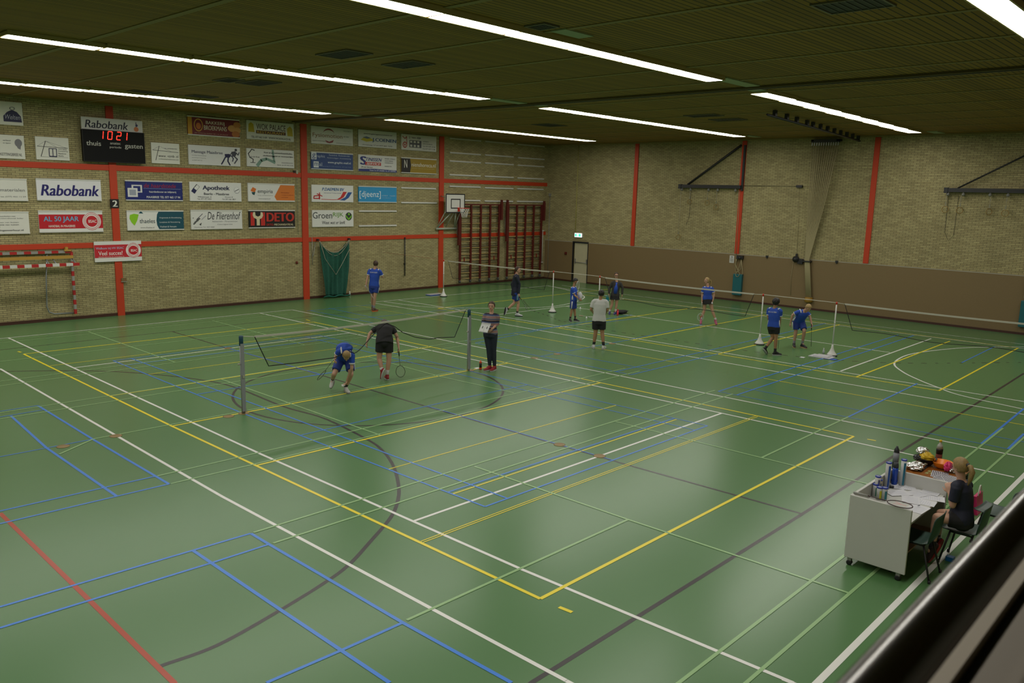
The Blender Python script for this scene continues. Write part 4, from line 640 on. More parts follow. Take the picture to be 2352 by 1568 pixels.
def padrope(yc, tone, lb1, lb2, lb3):
    t = MB().box((XW-.18, yc-.22, .28), (XW-.03, yc+.2, 1.2)); m_ = mat('teal_vinyl', (.012, .12, .14), .35)
    t = t.build('padded_mat', m_, loc=(XW-.1, yc, .28)); bv = t.modifiers.new('b', 'BEVEL'); bv.width = .02; bv.segments = 2; tag(t, lb1, 'mat')
    o = thing('rope_coil', lb2, 'rope', (XW-.1, yc, 1.9)); mb = MB()
    for i, (dy, zz) in enumerate([(.14, 1.25), (.02, 1.35), (-.1, 1.15)]): mb.sweep([(XW-.08-.02*i, yc+.16-.04*i, 2.0), (XW-.1-.02*i, yc+.15, 1.6), (XW-.11-.02*i, yc+dy, zz+.05), (XW-.11-.02*i, yc+dy-.08, zz), (XW-.11-.02*i, yc+dy-.14, zz+.1), (XW-.09-.02*i, yc-.1, 1.9)], .012, n=6)
    mb.sweep([(XW-.2, yc-.02+.09*math.cos(i*.5236), 1.2+.12*math.sin(i*.5236)) for i in range(12)], .01, n=6, closed=True); mb.build('coils', M_RP, o)
    MB().sweep([(XW-.06, yc+.18, 1.9), (XW-.06, yc+.24, 4.75)], .01, n=5).build('standing_rope', M_RP, o)
    p = MB().box((XW-.16, yc-.18, 1.85), (XW-.031, yc+.12, 2.0)).lathe((XW-.16, yc-.05, 1.9), [(.06, 0), (.06, .05)], n=12, ax=(-1,0,0)).build('cleat', M_DK, loc=(XW, yc, 1.9)); tag(p, lb3, 'cleat')
padrope(11.62, 0, 'teal padded mat strapped upright to the panelling below the first boom', 'pale rope coiled over the teal mat below the first boom', 'black iron cleat holding the coiled rope below the first boom')
padrope(.68, 0, 'teal padded mat upright on the panelling at the right edge', 'pale rope coiled above the mat at the right edge', 'black iron cleat above the mat at the right edge')
# ---------------------------------------------------------------- floor sockets
M_SOCK = mat('brass_socket', (.26, .17, .06), .4, .3)
for px, py, lb in ((266,1001,'brown round floor socket on the long white line left of the near post'), (145,1025,'brown round floor socket on the blue lines at the far left'), (525,956,'brown round floor socket just left of the near net post'), (1285,1021,'round floor socket on the centre line, farther one of two'), (1377,1047,'round floor socket where the wide white line crosses the centre line'),
      (1228,822,'small brown floor socket on the white line right of the striped woman'), (1280,813,'small brown floor socket right of the white line near the striped woman'), (1406,789,'small brown floor socket beside the white T-shirt player'), (523,799.5,'brown floor socket seen above the near net tape at the left'), (1080,850,'brown floor plate at the foot of the farther grey post'), (560,949,'dark floor plate at the foot of the nearer grey post')):
    p = F(px, py); o = MB().lathe((p.x, p.y, .001), [(.105, 0), (.105, .004), (.09, .006), (.0, .006)], n=24).build('floor_socket', M_SOCK, loc=(p.x, p.y, 0)); tag(o, lb, 'floor socket', 'round floor sockets')
# ---------------------------------------------------------------- net posts
M_PB = mat('blue_post_cap', (.012, .06, .10), .5)
def vpost(p, lb):
    t = thing('net_post', lb, 'post', (p.x, p.y, 0), 'grey net posts')
    MB().lathe((p.x, p.y, .0), [(.035, .007), (.035, 1.42)], n=16).box((p.x-.036, p.y-.042, .05), (p.x+.036, p.y-.03, 1.4)).build('tube', C_('8d9092'), t)
    MB().lathe((p.x, p.y, 0), [(.041, 1.36), (.041, 1.54), (.03, 1.555)], n=16).build('cap', M_PB, t)
    MB().box((p.x-.02, p.y-.06, .72), (p.x+.02, p.y-.03, .78)).lathe((p.x-.045, p.y-.02, 1.0), [(.015, 0), (.015, .05)], n=10, ax=(-1,0,0)).build('tensioner', C_('a0a090'), t)
PL_, PR_ = F(559.5, 949), F(1075.5, 851)
vpost(PL_, 'grey steel net post with blue cap standing nearest the camera'); vpost(PR_, 'grey steel net post with blue cap beside the striped woman')
def wpost(x, y, lb):
    t = thing('badminton_post', lb, 'post', (x, y, 0), 'white movable net posts')
    MB().lathe((x, y, 0), [(.155, .0), (.155, .02), (.15, .035)], n=24).build('rubber_foot', C_('28282a'), t)
    MB().lathe((x, y, 0), [(.15, .035), (.125, .06), (.07, .14), (.035, .24), (.022, .34)], n=24).build('cone_base', M_WH, t)
    MB().lathe((x, y, 0), [(.018, .33), (.018, 1.53)], n=12).lathe((x, y, .95), [(.022, 0), (.022, .04)], n=12).build('pole', M_WH, t)
    MB().lathe((x, y, 0), [(.024, 1.5), (.024, 1.56), (.012, 1.575)], n=12).build('cap', C_('c42c1c'), t)
Q1, Q2, Q3, Q4, Q5 = F(1018.5,681), F(1268.5,717), at(1378,637,1.54), F(1744,791), F(1910,817)
Q3 = Vector((17.05, Q3.y+(17.05-Q3.x)*-.02, 0))
yq3 = at(1378, 636, 17.05, 0).y
wpost(Q1.x, Q1.y, 'white badminton post on a cone base, farthest left beside the sponsor wall'); wpost(Q2.x, Q2.y, 'white badminton post on a cone base, second from the sponsor wall'); wpost(17.05, yq3, 'white badminton post partly hidden behind the white T-shirt player')
wpost(Q4.x, Q4.y, 'white badminton post left of the curly-haired player'); wpost(Q5.x, Q5.y, 'white badminton post right of the stooping blond player')
wpost(17.0, -2.4, 'white badminton post beyond the right edge of the hall view')
# ---------------------------------------------------------------- nets
M_NET = mat('net_cord_dark', (.012, .010, .010), .8); M_TAPE = mat('net_tape', (.52, .50, .42), .7); M_CORD = mat('black_edge_cord', (.006, .006, .007), .7)
def net(name, label, top, bot, nu, nv, disp=None, tape=.035, wr=.0011, cord=.008, group='badminton nets'):
    """top, bot: functions u->Vector; ribbons laid on the ruled surface between them"""
    t = thing(name, label, 'net', tuple(top(0)), group)
    def S(u, v):
        p = top(u)*(1-v)+bot(u)*v
        if disp: p = p+disp(u, v)
        return p
    mb = MB(); G = [[S(i/nu, j/nv) for i in range(nu+1)] for j in range(nv+1)]
    ex = (top(1)-top(0)).normalized(); vs, fs = [], []
    for i in range(nu+1):
        o = len(vs); 
        for j in range(nv+1): vs += [G[j][i]-ex*wr/2, G[j][i]+ex*wr/2]
        fs += [(o+2*j, o+2*j+1, o+2*j+3, o+2*j+2) for j in range(nv)]
    for j in range(nv+1):
        o = len(vs)
        for i in range(nu+1): vs += [G[j][i]-Vector((0,0,wr/2)), G[j][i]+Vector((0,0,wr/2))]
        fs += [(o+2*i, o+2*i+2, o+2*i+3, o+2*i+1) for i in range(nu)]
    mb.add(vs, fs, M_NET); mb.build('mesh', None, t)
    P = [top(i/30) for i in range(31)]; q = MB(); vs = []
    for p in P: vs += [p+Vector((.006*0, 0, tape/2))+ex.cross(Z3)*.006, p+Vector((0,0,tape/2))-ex.cross(Z3)*.006, p-Vector((0,0,tape/2))-ex.cross(Z3)*.006, p-Vector((0,0,tape/2))+ex.cross(Z3)*.006]
    q.add(vs, [(4*i+a, 4*i+(a+1) % 4, 4*i+4+(a+1) % 4, 4*i+4+a) for i in range(30) for a in range(4)]+[(0,1,2,3),(120,123,122,121)], M_TAPE); q.build('top_tape', None, t)
    n = 60
    MB().sweep([S(0, j/8) for j in range(9)]+[S(i/n, 1) for i in range(1, n+1)]+[S(1, 1-j/8) for j in range(1, 9)], cord, n=6).build('edge_cord', M_CORD, t)
    return t, S
def interp(tab):
    us = [a for a, _ in tab]
    def f(u):
        for (a, p), (b, q) in zip(tab[:-1], tab[1:]):
            if u <= b: return p+(q-p)*((u-a)/(b-a))
        return tab[-1][1]
    return f
def farnet(y0, y1, z0, z1, lb, zb=.8, sag=.02, nm='badminton_net'):
    tx, bx_ = (lambda u: Vector((17.05, y0+(y1-y0)*u, z0+(z1-z0)*u-sag*math.sin(math.pi*u)))), (lambda u: Vector((17.05+.03*math.sin(u*9), y0+(y1-y0)*u+.06*(0.5-u)*(y0-y1)*.0+(-.28*(1-u)**6+.25*u**6)*(1 if y1 < y0 else -1), zb+.04*math.sin(u*11)*math.sin(u*3.1))))
    return net(nm, lb, tx, bx_, 230, 30, None, .045, .0012, .009)
farnet(20.28, 14.6, 1.5, 1.52, 'badminton net of the court beside the wall bars'); farnet(11.98, 6.25, 1.52, 1.52, 'badminton net of the middle far court, behind the white T-shirt player'); farnet(3.45, -2.1, 1.52, 1.53, 'badminton net of the far right court, running past the edge of view')
def rope(P, r, lb, m=None, g='net suspension cords'): o = MB().sweep(P, r, n=6).build('white_rope', m or M_TAPE, loc=P[0]); tag(o, lb, 'cord', g); return o
rope([(17.05,20.28,1.5),(Q1.x,Q1.y,1.55)], .006, 'short cord tying the wall-bars net to the far left post'); rope([(17.05,14.6,1.52),(Q2.x,Q2.y,1.55),(17.05,yq3,1.55),(17.05,11.98,1.52)], .009, 'white cord between the second and third white posts'); rope([(17.05,6.25,1.52),(Q4.x,Q4.y,1.55),(Q5.x,Q5.y,1.55),(17.05,3.45,1.52)], .009, 'white cord strung above the stooping blond player between two posts')
rope([(Q1.x,Q1.y,1.56),(Q1.x-1.2,YW-.05,1.75)], .005, 'thin red cord from the far left post to the brick wall', C_('8c4028'))
# near net, pushed aside by the two men ducking through it
tl, tr = Vector((PL_.x+.29, PL_.y, 1.50)), Vector((PR_.x-.12, PR_.y, 1.545))
yN = (PL_.y+PR_.y)/2; bt = [(587,770,0),(617,840,.02)]
bp = [(617,840),(653,836),(690,832),(731,826),(770,821),(800,805),(815,811.6),(826,803),(838,790),(858,768),(885,742),(906,749),(924,763),(953,774),(986,779),(1010,775),(1044,774)]
dyo = [0,0,0,0,-.05,-.18,-.2,-.12,0,.1,.22,.1,.02,0,0,0,0]
tab = []; 
for (a, b), dy in zip(bp, dyo): tab.append(at(a, b, yN+dy, 1))
L0, L1 = tab[0].x, tab[-1].x; tab = [((p.x-L0)/(L1-L0), p) for p in tab]; tab.sort(key=lambda e: e[0])
topN = lambda u: tl+(tr-tl)*u-Vector((0,0,.045*math.sin(math.pi*u)))
nt, SN = net('badminton_net', 'sagging badminton net between the grey posts, draped over two ducking men', topN, interp(tab), 270, 30, None, .04, .0012, .010)
rope([tuple(PL_+Vector((0,0,1.54))), tuple(tl)], .007, 'short white cord from the near post to the sagging net'); rope([tuple(PR_+Vector((0,0,1.545))), tuple(tr)], .006, 'short white cord tying the sagging net to the farther grey post')
# ---------------------------------------------------------------- people
M_SK = mat('skin', (.50, .28, .19), .5, var=.08); M_SK2 = mat('skin_tan', (.36, .19, .10), .5, var=.08)
M_BLU = mat('blue_jersey', (.014, .065, .42), .7, var=.12); M_BLU2 = mat('navy_blue_shorts', (.010, .035, .24), .7, var=.12); M_BLK = mat('black_cloth', (.008, .008, .009), .8, var=.3); M_NVY = mat('navy_jacket', (.008, .010, .028), .7, var=.2)
M_WT = mat('white_shirt', (.56, .56, .54), .8); M_TR = mat('white_trim', (.62, .62, .62), .7); M_JN = mat('dark_jeans', (.012, .018, .032), .8, var=.3); M_CG = mat('charcoal_knit', (.035, .032, .03), .85, var=.2)
M_SKW = mat('white_sock', (.55, .55, .55), .8); M_SKG = mat('grey_sock', (.22, .22, .25), .8); M_SKB = mat('black_sock', (.012, .012, .014), .8)
HB, HK, HL, HD = mat('brown_hair', (.045, .022, .010), .6, var=.3, scale=60), mat('black_hair', (.008, .006, .005), .5, var=.3, scale=60), mat('blond_hair', (.34, .23, .09), .55, var=.3, scale=60), mat('dark_blond_hair', (.26, .17, .06), .55, var=.4, scale=60)
def stripe_mat():
    m = bpy.data.materials.new('striped_sweater'); m.use_nodes = True; nt = m.node_tree; L = nt.links; b = nt.nodes['Principled BSDF']; b.inputs['Roughness'].default_value = .85
    tc = nt.nodes.new('ShaderNodeTexCoord'); sp = nt.nodes.new('ShaderNodeSeparateXYZ'); L.new(tc.outputs['Object'], sp.inputs[0])
    mu = nt.nodes.new('ShaderNodeMath'); mu.operation = 'MULTIPLY'; mu.inputs[1].default_value = 5.6; L.new(sp.outputs[2], mu.inputs[0]); fr = nt.nodes.new('ShaderNodeMath'); fr.operation = 'FRACT'; L.new(mu.outputs[0], fr.inputs[0])
    rp = nt.nodes.new('ShaderNodeValToRGB'); rp.color_ramp.interpolation = 'CONSTANT'; L.new(fr.outputs[0], rp.inputs[0]); e = rp.color_ramp.elements; e[0].position = 0; e[0].color = (.010, .009, .015, 1); e[1].position = .16; e[1].color = (.23, .15, .13, 1)
    for p, c in ((.3, (.06, .08, .18)), (.42, (.28, .2, .17)), (.6, (.25, .08, .08)), (.68, (.26, .2, .18)), (.82, (.05, .07, .17))): k = e.new(p); k.color = c+(1,)
    L.new(rp.outputs[0], b.inputs['Base Color']); return m
M_STR = stripe_mat()
def person(label, base, J, face, H=1.75, head_face=None, head_pitch=0, sex='m', top='tee', topm=M_BLU, bottom='shorts', botm=M_BLU2, hair=HB, hairstyle='short', skin=None, socks=M_SKW, shoe=(M_WH, C_('202024')), trims=True, glasses=False, ref=None, n_override=None, backtext=None, shortlen=.55, girth=1.0, top_hem=-.07):
    """J: joints as (px, py, d): a point on the view ray at d metres nearer than the figure's own distance"""
    S = H/1.75; B = base; n = Vector((B.x-CAM.x, B.y-CAM.y, 0)).normalized()
    def P(q):
        d = ray(q[0], q[1]); D = (B-CAM).dot(n)-q[2]; t = D/d.dot(n); return CAM+d*t
    r_h = Vector((n.y, -n.x, 0)); ang = math.radians(face); f = (-n)*math.cos(ang)+r_h*math.sin(ang); lat = Vector((-f.y, f.x, 0))   # lat: person's left
    a2 = math.radians(face if head_face is None else head_face); hf = (-n)*math.cos(a2)+r_h*math.sin(a2); hf = (hf*math.cos(head_pitch)+Z3*math.sin(head_pitch)).normalized(); 
    hl = Vector((-hf.y, hf.x, 0)).normalized(); hu = hf.cross(hl)*-1; hu = hu if hu.z > 0 or abs(head_pitch) > 1.3 else -hu
    hu = hl.cross(hf)*-1 if hl.cross(hf).z < 0 else hl.cross(hf)
    g = {k: P(v) for k, v in J.items()}; neck, pel, head = g['neck'], g['pelvis'], g['head']
    spine = (neck-pel); up = spine.normalized(); latb = (lat-up*lat.dot(up)).normalized(); fr = up.cross(latb)*-1
    if fr.dot(f) < 0 and fr.z > -.2: fr = -fr
    sw = (.185 if sex == 'm' else .155)*S; hw = .088*S
    shL, shR = neck-up*.07*S+latb*sw, neck-up*.07*S-latb*sw; hiL, hiR = pel+latb*hw, pel-latb*hw
    if 'shL' in g: shL = g['shL']
    if 'shR' in g: shR = g['shR']
    t = thing('person', label, 'person', (B.x, B.y, 0)); skm = skin or M_SK
    b = MB(); W = 1.0*S*girth; wf = .88 if sex == 'f' else 1
    def sp(k): return pel+spine*k
    bend = g.get('chest'); 
    if bend is not None:
        def sp(k):
            return pel*(1-k)**2+2*(bend*2-(pel+neck)/2)*.5*2*k*(1-k)*.5*1.0+neck*k*k if False else (pel*(1-k)*(1-k)+(bend*2-(pel+neck)*.5)*2*k*(1-k)+neck*k*k)
    b.sweep([pel-up*.10*S, pel, sp(.3), sp(.55), sp(.78), sp(.92), neck], [(.13*W, .085*W), (.162*W*(1.02 if sex == 'f' else 1), .11*W), (.132*W*wf, .095*W), (.152*W*wf, .108*W), (.165*W*wf, .105*W), (.13*W*wf, .08*W), (.055*S, .055*S)], lat=latb, n=16)
    b.sweep([neck-up*.03, neck*.45+head*.55], [.054*S, .052*S], n=10)
    # head
    hs = .98*S if H > 1.6 else S*1.04
    b.ball(head+hu*.02*hs, (.077*hs, .094*hs, .105*hs), ax=(hl, hf, hu), n=16, k=12); b.ball(head-hu*.045*hs+hf*.022*hs, (.055*hs, .065*hs, .062*hs), ax=(hl, hf, hu)); b.ball(head-hu*.092*hs+hf*.06*hs, (.022*hs, .022*hs, .018*hs), ax=(hl, hf, hu))
    b.sweep([head+hf*.088*hs+hu*.012*hs, head+hf*.105*hs-hu*.02*hs, head+hf*.10*hs-hu*.03*hs], [.010*hs, .014*hs, .015*hs], n=8, rnd=.5)
    for s in (1, -1): b.ball(head+hl*s*.078*hs-hf*.005*hs-hu*.005*hs, (.012*hs, .020*hs, .032*hs), ax=(hl, hf, hu), n=8, k=6)
    def hand(e, w, curl, s_):
        d = (w-e).normalized(); q = d.orthogonal()
        pn = (latb*-s_); pn = (pn-d*pn.dot(d)); pn = pn.normalized() if pn.length > .1 else d.orthogonal().normalized()   # palm faces the body
        k = d.cross(pn).normalized(); fwd_ = k if k.dot(f) > 0 else -k
        c = w+d*.05*S; A = (fwd_, pn, d); b.ball(w+d*.045*S, (.040*S, .017*S, .052*S), ax=A, n=10, k=8); b.sweep([w-d*.02*S, w+d*.03*S], [(.026*S, .021*S), (.032*S, .018*S)], lat=fwd_, n=10)
        for i, ln in enumerate((.072, .08, .075, .06)):
            o_ = w+d*.082*S+fwd_*(.030-.020*i)*S; m_ = o_+(d*math.cos(curl)+pn*math.sin(curl))*ln*.5*S; e_ = m_+(d*math.cos(curl*2.1)+pn*math.sin(curl*2.1))*ln*.55*S
            b.sweep([o_-d*.02*S, o_, m_, e_], [.0095*S, .0092*S, .0088*S, .0075*S], n=8, rnd=.7)
        o_ = w+d*.02*S+fwd_*.028*S; b.sweep([o_, o_+(fwd_*.7+d*.6+pn*.3)*.035*S, o_+(fwd_*.75+d*1.3+pn*.7)*.05*S], [.013*S, .011*S, .009*S], n=8, rnd=.7)
        return w+d*.085*S+pn*.02*S
    hc = {}
    for s_, sh, e, w in ((1, shL, g['elL'], g['wrL']), (-1, shR, g['elR'], g['wrR'])):
        b.sweep([neck-up*.06*S, sh+latb*s_*-.03, sh], [.06*W, .062*W, .054*W], n=10, rnd=.8); b.sweep([sh, sh*.5+e*.5, e], [.050*W, .044*W, .037*W], n=10, rnd=.9); b.sweep([e, e*.65+w*.35, w], [.037*W, .037*W, .024*W], n=10, rnd=.9)
        hc[s_] = hand(e, w, J.get('curl', (.5,))[0] if isinstance(J.get('curl'), tuple) and len(J.get('curl')) == 1 else .55, s_)
    feet = []
    for s_, h, k_, a_, to in ((1, hiL, g['knL'], g['anL'], g['toL']), (-1, hiR, g['knR'], g['anR'], g['toR'])):
        b.sweep([pel, h, h*.5+k_*.5, k_], [.095*W, .092*W, .072*W, .053*W], n=12, rnd=.6); b.sweep([k_, k_*.68+a_*.32, a_], [.053*W, .054*W, .034*W], n=12, rnd=.9)
        dd = (to-a_); dd = dd.normalized() if dd.length > .02 else f; b.sweep([a_, a_+dd*.06*S-Z3*.015], [.033*S, .026*S], n=8, rnd=.8); feet.append((s_, a_, to))
    vox = .0085
    b.build('body', skm, t, bake=(vox, 4))
    # face details
    e = MB(); 
    for s in (1, -1): e.ball(head+hl*s*.031*hs+hf*.088*hs+hu*.012*hs, (.011*hs, .006*hs, .007*hs), C_('1a1410'), ax=(hl, hf, hu), n=8, k=6)
    e.build('eyes', None, t)
    MB().ball(head+hf*.088*hs-hu*.055*hs, (.022*hs, .008*hs, .006*hs), C_('8c4238'), ax=(hl, hf, hu), n=8, k=6).build('mouth', None, t)
    m = MB()
    for s in (1, -1): m.ball(head+hl*s*.032*hs+hf*.090*hs+hu*.033*hs, (.018*hs, .005*hs, .004*hs), ax=(hl, hf, hu), n=8, k=5)
    m.build('eyebrows', hair, t)
    # hair: a cap whose front edge stops at the forehead
    hb = MB(); rr = (.084, .102, .110) if hairstyle != 'curly' else (.100, .112, .116); vs, fs = [], []; nn, kk = 36, 14
    low = {'short': -.062, 'curly': -.09, 'tail': -.075, 'bun': -.07}[hairstyle]; side = {'short': .25, 'curly': .15, 'tail': -.05, 'bun': -.05}[hairstyle]
    for i in range(kk+1):
        for j in range(nn):
            th = 2*math.pi*j/nn; q = math.sin(th); q = max(0, min(1, (q+side+.1)/(.75+side))); q = q*q*(3-2*q); zl = low+(.062+.006*math.sin(5*th)-low)*q
            pm_ = math.acos(max(-.95, min(.95, zl/rr[2]))); ph = pm_*i/kk; jit = 1+(.08*math.sin(7*th+3*ph)*math.sin(9*ph) if hairstyle == 'curly' else .015*math.sin(11*th)*math.sin(ph))
            vs.append((rr[0]*math.sin(ph)*math.cos(th)*jit, rr[1]*math.sin(ph)*math.sin(th)*jit, rr[2]*math.cos(ph)*jit))
    fs = [(i*nn+j, (i+1)*nn+j, (i+1)*nn+(j+1) % nn, i*nn+(j+1) % nn) for i in range(kk) for j in range(nn)]
    hb.add([head+hu*.022*hs-hf*.008*hs+hl*v[0]*hs+hf*v[1]*hs+hu*v[2]*hs for v in vs], fs, hair, True); ho = hb.build('hair', None, t)
    so = ho.modifiers.new('s', 'SOLIDIFY'); so.thickness = .012*hs; so.offset = 0
    if hairstyle == 'tail':
        a0 = head-hf*.10*hs+hu*.03*hs; tb = MB(); down = Vector((0,0,-1)); tb.sweep([a0, a0-hf*.05+down*.01, a0-hf*.085+down*.08, a0-hf*.07+down*.17, a0-hf*.045+down*.25], [.022*hs, .030*hs, .034*hs, .027*hs, .006], hair, n=10, rnd=.5); tb.build('ponytail', None, t)
        MB().sweep([a0-hf*.004+hu*.02, a0-hf*.02-hu*.01], .026*hs, n=10).build('hair_tie', C_('15151c'), t)
    if hairstyle == 'bun': MB().sweep([head-hf*.09*hs, head-hf*.12*hs-hu*.05*hs, head-hf*.10*hs-hu*.16*hs], [.03*hs, .03*hs, .012*hs], hair, n=10, rnd=.6).build('ponytail', None, t)
    if glasses:
        gb = MB()
        for s in (1, -1): gb.sweep([head+hl*(s*.031+.024*math.cos(i*.5236))*hs+hf*.102*hs+hu*(.012+.018*math.sin(i*.5236))*hs for i in range(12)], .003, n=5, closed=True); gb.sweep([head+hl*s*.056*hs+hf*.1*hs+hu*.014*hs, head+hl*s*.078*hs+hu*.01*hs], .0028, n=5)
        gb.sweep([head-hl*.008*hs+hf*.104*hs+hu*.014*hs, head+hl*.008*hs+hf*.104*hs+hu*.014*hs], .003, n=5); gb.build('glasses', C_('0c0c0e'), t)
    # upper garment
    s = MB(); o = .020*S; hem = top_hem
    s.sweep([pel+spine*hem*1.0, sp(max(0, .08)), sp(.3), sp(.55), sp(.78), sp(.93), neck-up*.015], [(.175*W+o*.6, .118*W+o*.6), (.17*W+o, .115*W+o*.8), (.145*W*wf+o, .105*W+o), (.158*W*wf+o, .113*W+o), (.172*W*wf+o*.8, .108*W+o*.8), (.125*W*wf+o, .083*W+o*.5), (.068*S, .066*S)], lat=latb, n=18)
    slv = {'tee': .62, 'jacket': 9, 'sweater': 8, 'tee_long': .75}[top]
    for s_, sh, e_, w_ in ((1, shL, g['elL'], g['wrL']), (-1, shR, g['elR'], g['wrR'])):
        s.sweep([neck-up*.05*S, sh-latb*s_*.03, sh], [.064*W, .070*W, .062*W], n=12, rnd=.7)
        if slv < 1: q = sh+(e_-sh)*slv; s.sweep([sh, q], [.063*W, .064*W], n=12, rnd=0); q2 = sh+(e_-sh)*(slv+.07)
        else: k2 = .97 if slv == 9 else .45; q = e_+(w_-e_)*k2; s.sweep([sh, sh*.5+e_*.5, e_, q], [.068*W, .060*W, .053*W, .040*W if slv == 8 else .044*W], n=12)
        if slv < 1 and trims: MB().sweep([q-(e_-sh)*.02, q2], [.066*W, .066*W], n=14).build('sleeve_trim', M_TR, t)
    s.build({'tee': 'shirt', 'tee_long': 'shirt', 'jacket': 'jacket', 'sweater': 'sweater'}[top], topm, t, bake=(.011, 5))
    if trims:
        for s_, sh in ((1, shL), (-1, shR)):
            c = sh-latb*s_*.045*S+up*.045*S; tb = MB(); tb.ball(c, (.022*S, .085*S, .030*S), ax=(latb, fr, up), n=10, k=8); tb.build('shoulder_stripe', M_TR, t)
            tb = MB(); tb.sweep([sp(.05)+latb*s_*(.176*W+o*.7), sp(.2)+latb*s_*(.16*W+o*.7), sp(.38)+latb*s_*(.150*W*wf+o*.9)], [(.012, .032*S), (.012, .026*S), (.010, .010*S)], lat=latb, n=8); tb.build('side_stripe', M_TR, t)
    if backtext:
        tb = MB(); c = sp(.80)-fr*(-1 if fr.dot(f) < 0 else 1)*(.108*W+o*.8+.016); R_ = latb*-1; R_ = R_ if R_.dot(r_h) > 0 else -R_
        put_text(tb, backtext, c-R_*.125*S, R_, up, (0, -.02, .25*S, .022), M_TR, bold=.02); tb.build('lettering', None, t)
    # lower garment
    s = MB(); s.sweep([sp(.22), pel+spine*.0, pel-up*.09*S], [(.142*W+.006, .104*W+.006), (.172*W+.014, .120*W+.014), (.165*W+.012, .118*W+.01)], lat=latb, n=18)
    if bottom == 'skirt':
        kk_ = (g['knL']+g['knR'])/2; s = MB(); s.sweep([sp(.16), pel, pel+(kk_-pel)*.45], [(.142*W, .11*W), (.175*W, .128*W), (.205*W, .155*W)], lat=latb, n=20)
    else:
        for s_, h, k_, a_ in ((1, hiL, g['knL'], g['anL']), (-1, hiR, g['knR'], g['anR'])):
            if bottom == 'shorts': q = h+(k_-h)*shortlen; s.sweep([h, h*.5+q*.5, q], [.108*W, .104*W, .098*W], n=14)
            else: s.sweep([h, h*.5+k_*.5, k_, k_*.6+a_*.4, a_+(k_-a_)*.04], [.102*W, .082*W, .062*W, .058*W, .044*W], n=14)
            if bottom == 'shorts' and trims and botm != M_BLK: q0 = h+(k_-h)*.1; MB().sweep([q0+latb*s_*.1*W, q+latb*s_*.096*W], [(.014, .022), (.012, .018)], lat=latb, n=8).build('shorts_stripe', M_TR, t)
    if bottom != 'skirt': s.ball(pel-up*.07*S, (.11*W, .105*W, .09*W), ax=(latb, fr, up))
    s.build({'skirt': 'skirt', 'shorts': 'shorts', 'jeans': 'jeans'}[bottom], botm, t, bake=(.011, 5))
    # socks and shoes
    for s_, a_, to in feet:
        k_ = g['knL'] if s_ == 1 else g['knR']; d = (to-a_)
        if bottom != 'jeans': MB().sweep([a_+(k_-a_)*.22, a_+(k_-a_)*.0, a_-(k_-a_).normalized()*.03*S], [.042*W, .037*W, .036*W], n=12, rnd=.4).build('sock', socks, t)
        down = (a_-k_).normalized(); fd = (d-down*d.dot(down)*.0); fd = fd.normalized() if fd.length > .05 else f; heel = a_+Vector((0,0,0)); 
        nrm = fd.cross(Z3); nrm = nrm.normalized() if nrm.length > .05 else latb; upn = nrm.cross(fd).normalized(); 
        if upn.dot(-down) < 0: upn = -upn
        planted = a_.z < .17*S and to.z < .10
        if planted: fd = Vector((fd.x, fd.y, 0)).normalized(); nrm = fd.cross(Z3).normalized(); upn = Z3.copy(); a_ = Vector((a_.x, a_.y, max(.087*S, min(a_.z, .1*S))))
        hl_ = a_-fd*.055*S-upn*.035*S
        if planted: hl_.z = .049*S
        tip = hl_+fd*.275*S
        sh_ = MB(); sh_.sweep([hl_, hl_+fd*.05*S+upn*.012, hl_+fd*.13*S, hl_+fd*.2*S-upn*.008, tip-fd*.02-upn*.014], [(.033*S, .036*S), (.040*S, .048*S), (.042*S, .040*S), (.045*S, .030*S), (.030*S, .020*S)], lat=nrm, n=12, rnd=.5); sh_.sweep([a_-upn*.03*S+fd*.012, a_+upn*.004*S, a_+upn*.028*S], [(.044*S, .058*S), (.044*S, .050*S), (.041*S, .044*S)], lat=nrm, n=12); sh_.sweep([a_+fd*.02-upn*.002, a_+fd*.10*S-upn*.030*S], [(.036*S, .034*S), (.036*S, .022*S)], lat=nrm, n=10, rnd=.6)
        so_ = sh_.build('shoe', shoe[0], t, bake=(.009, 3))
        ORG[so_.name] = ORG[t.name]
        sl = MB(); vs = []
        for lvl in (0, 1):
            for i in range(16): th = i*.3927; vs.append(hl_+fd*(.12+.145*math.cos(th))*S+nrm*(.044*S*math.sin(th))-upn*(.046 if lvl == 0 else .020)*S)
        sl.add(vs, [tuple(range(16)), tuple(range(31, 15, -1))]+[(i, (i+1) % 16, 16+(i+1) % 16, 16+i) for i in range(16)], shoe[1]); so2 = sl.build('sole', None, so_)
    return dict(t=t, g=g, hc=hc, f=f, lat=lat, n=n, r=r_h, S=S, P=P, up=up, fr=fr)
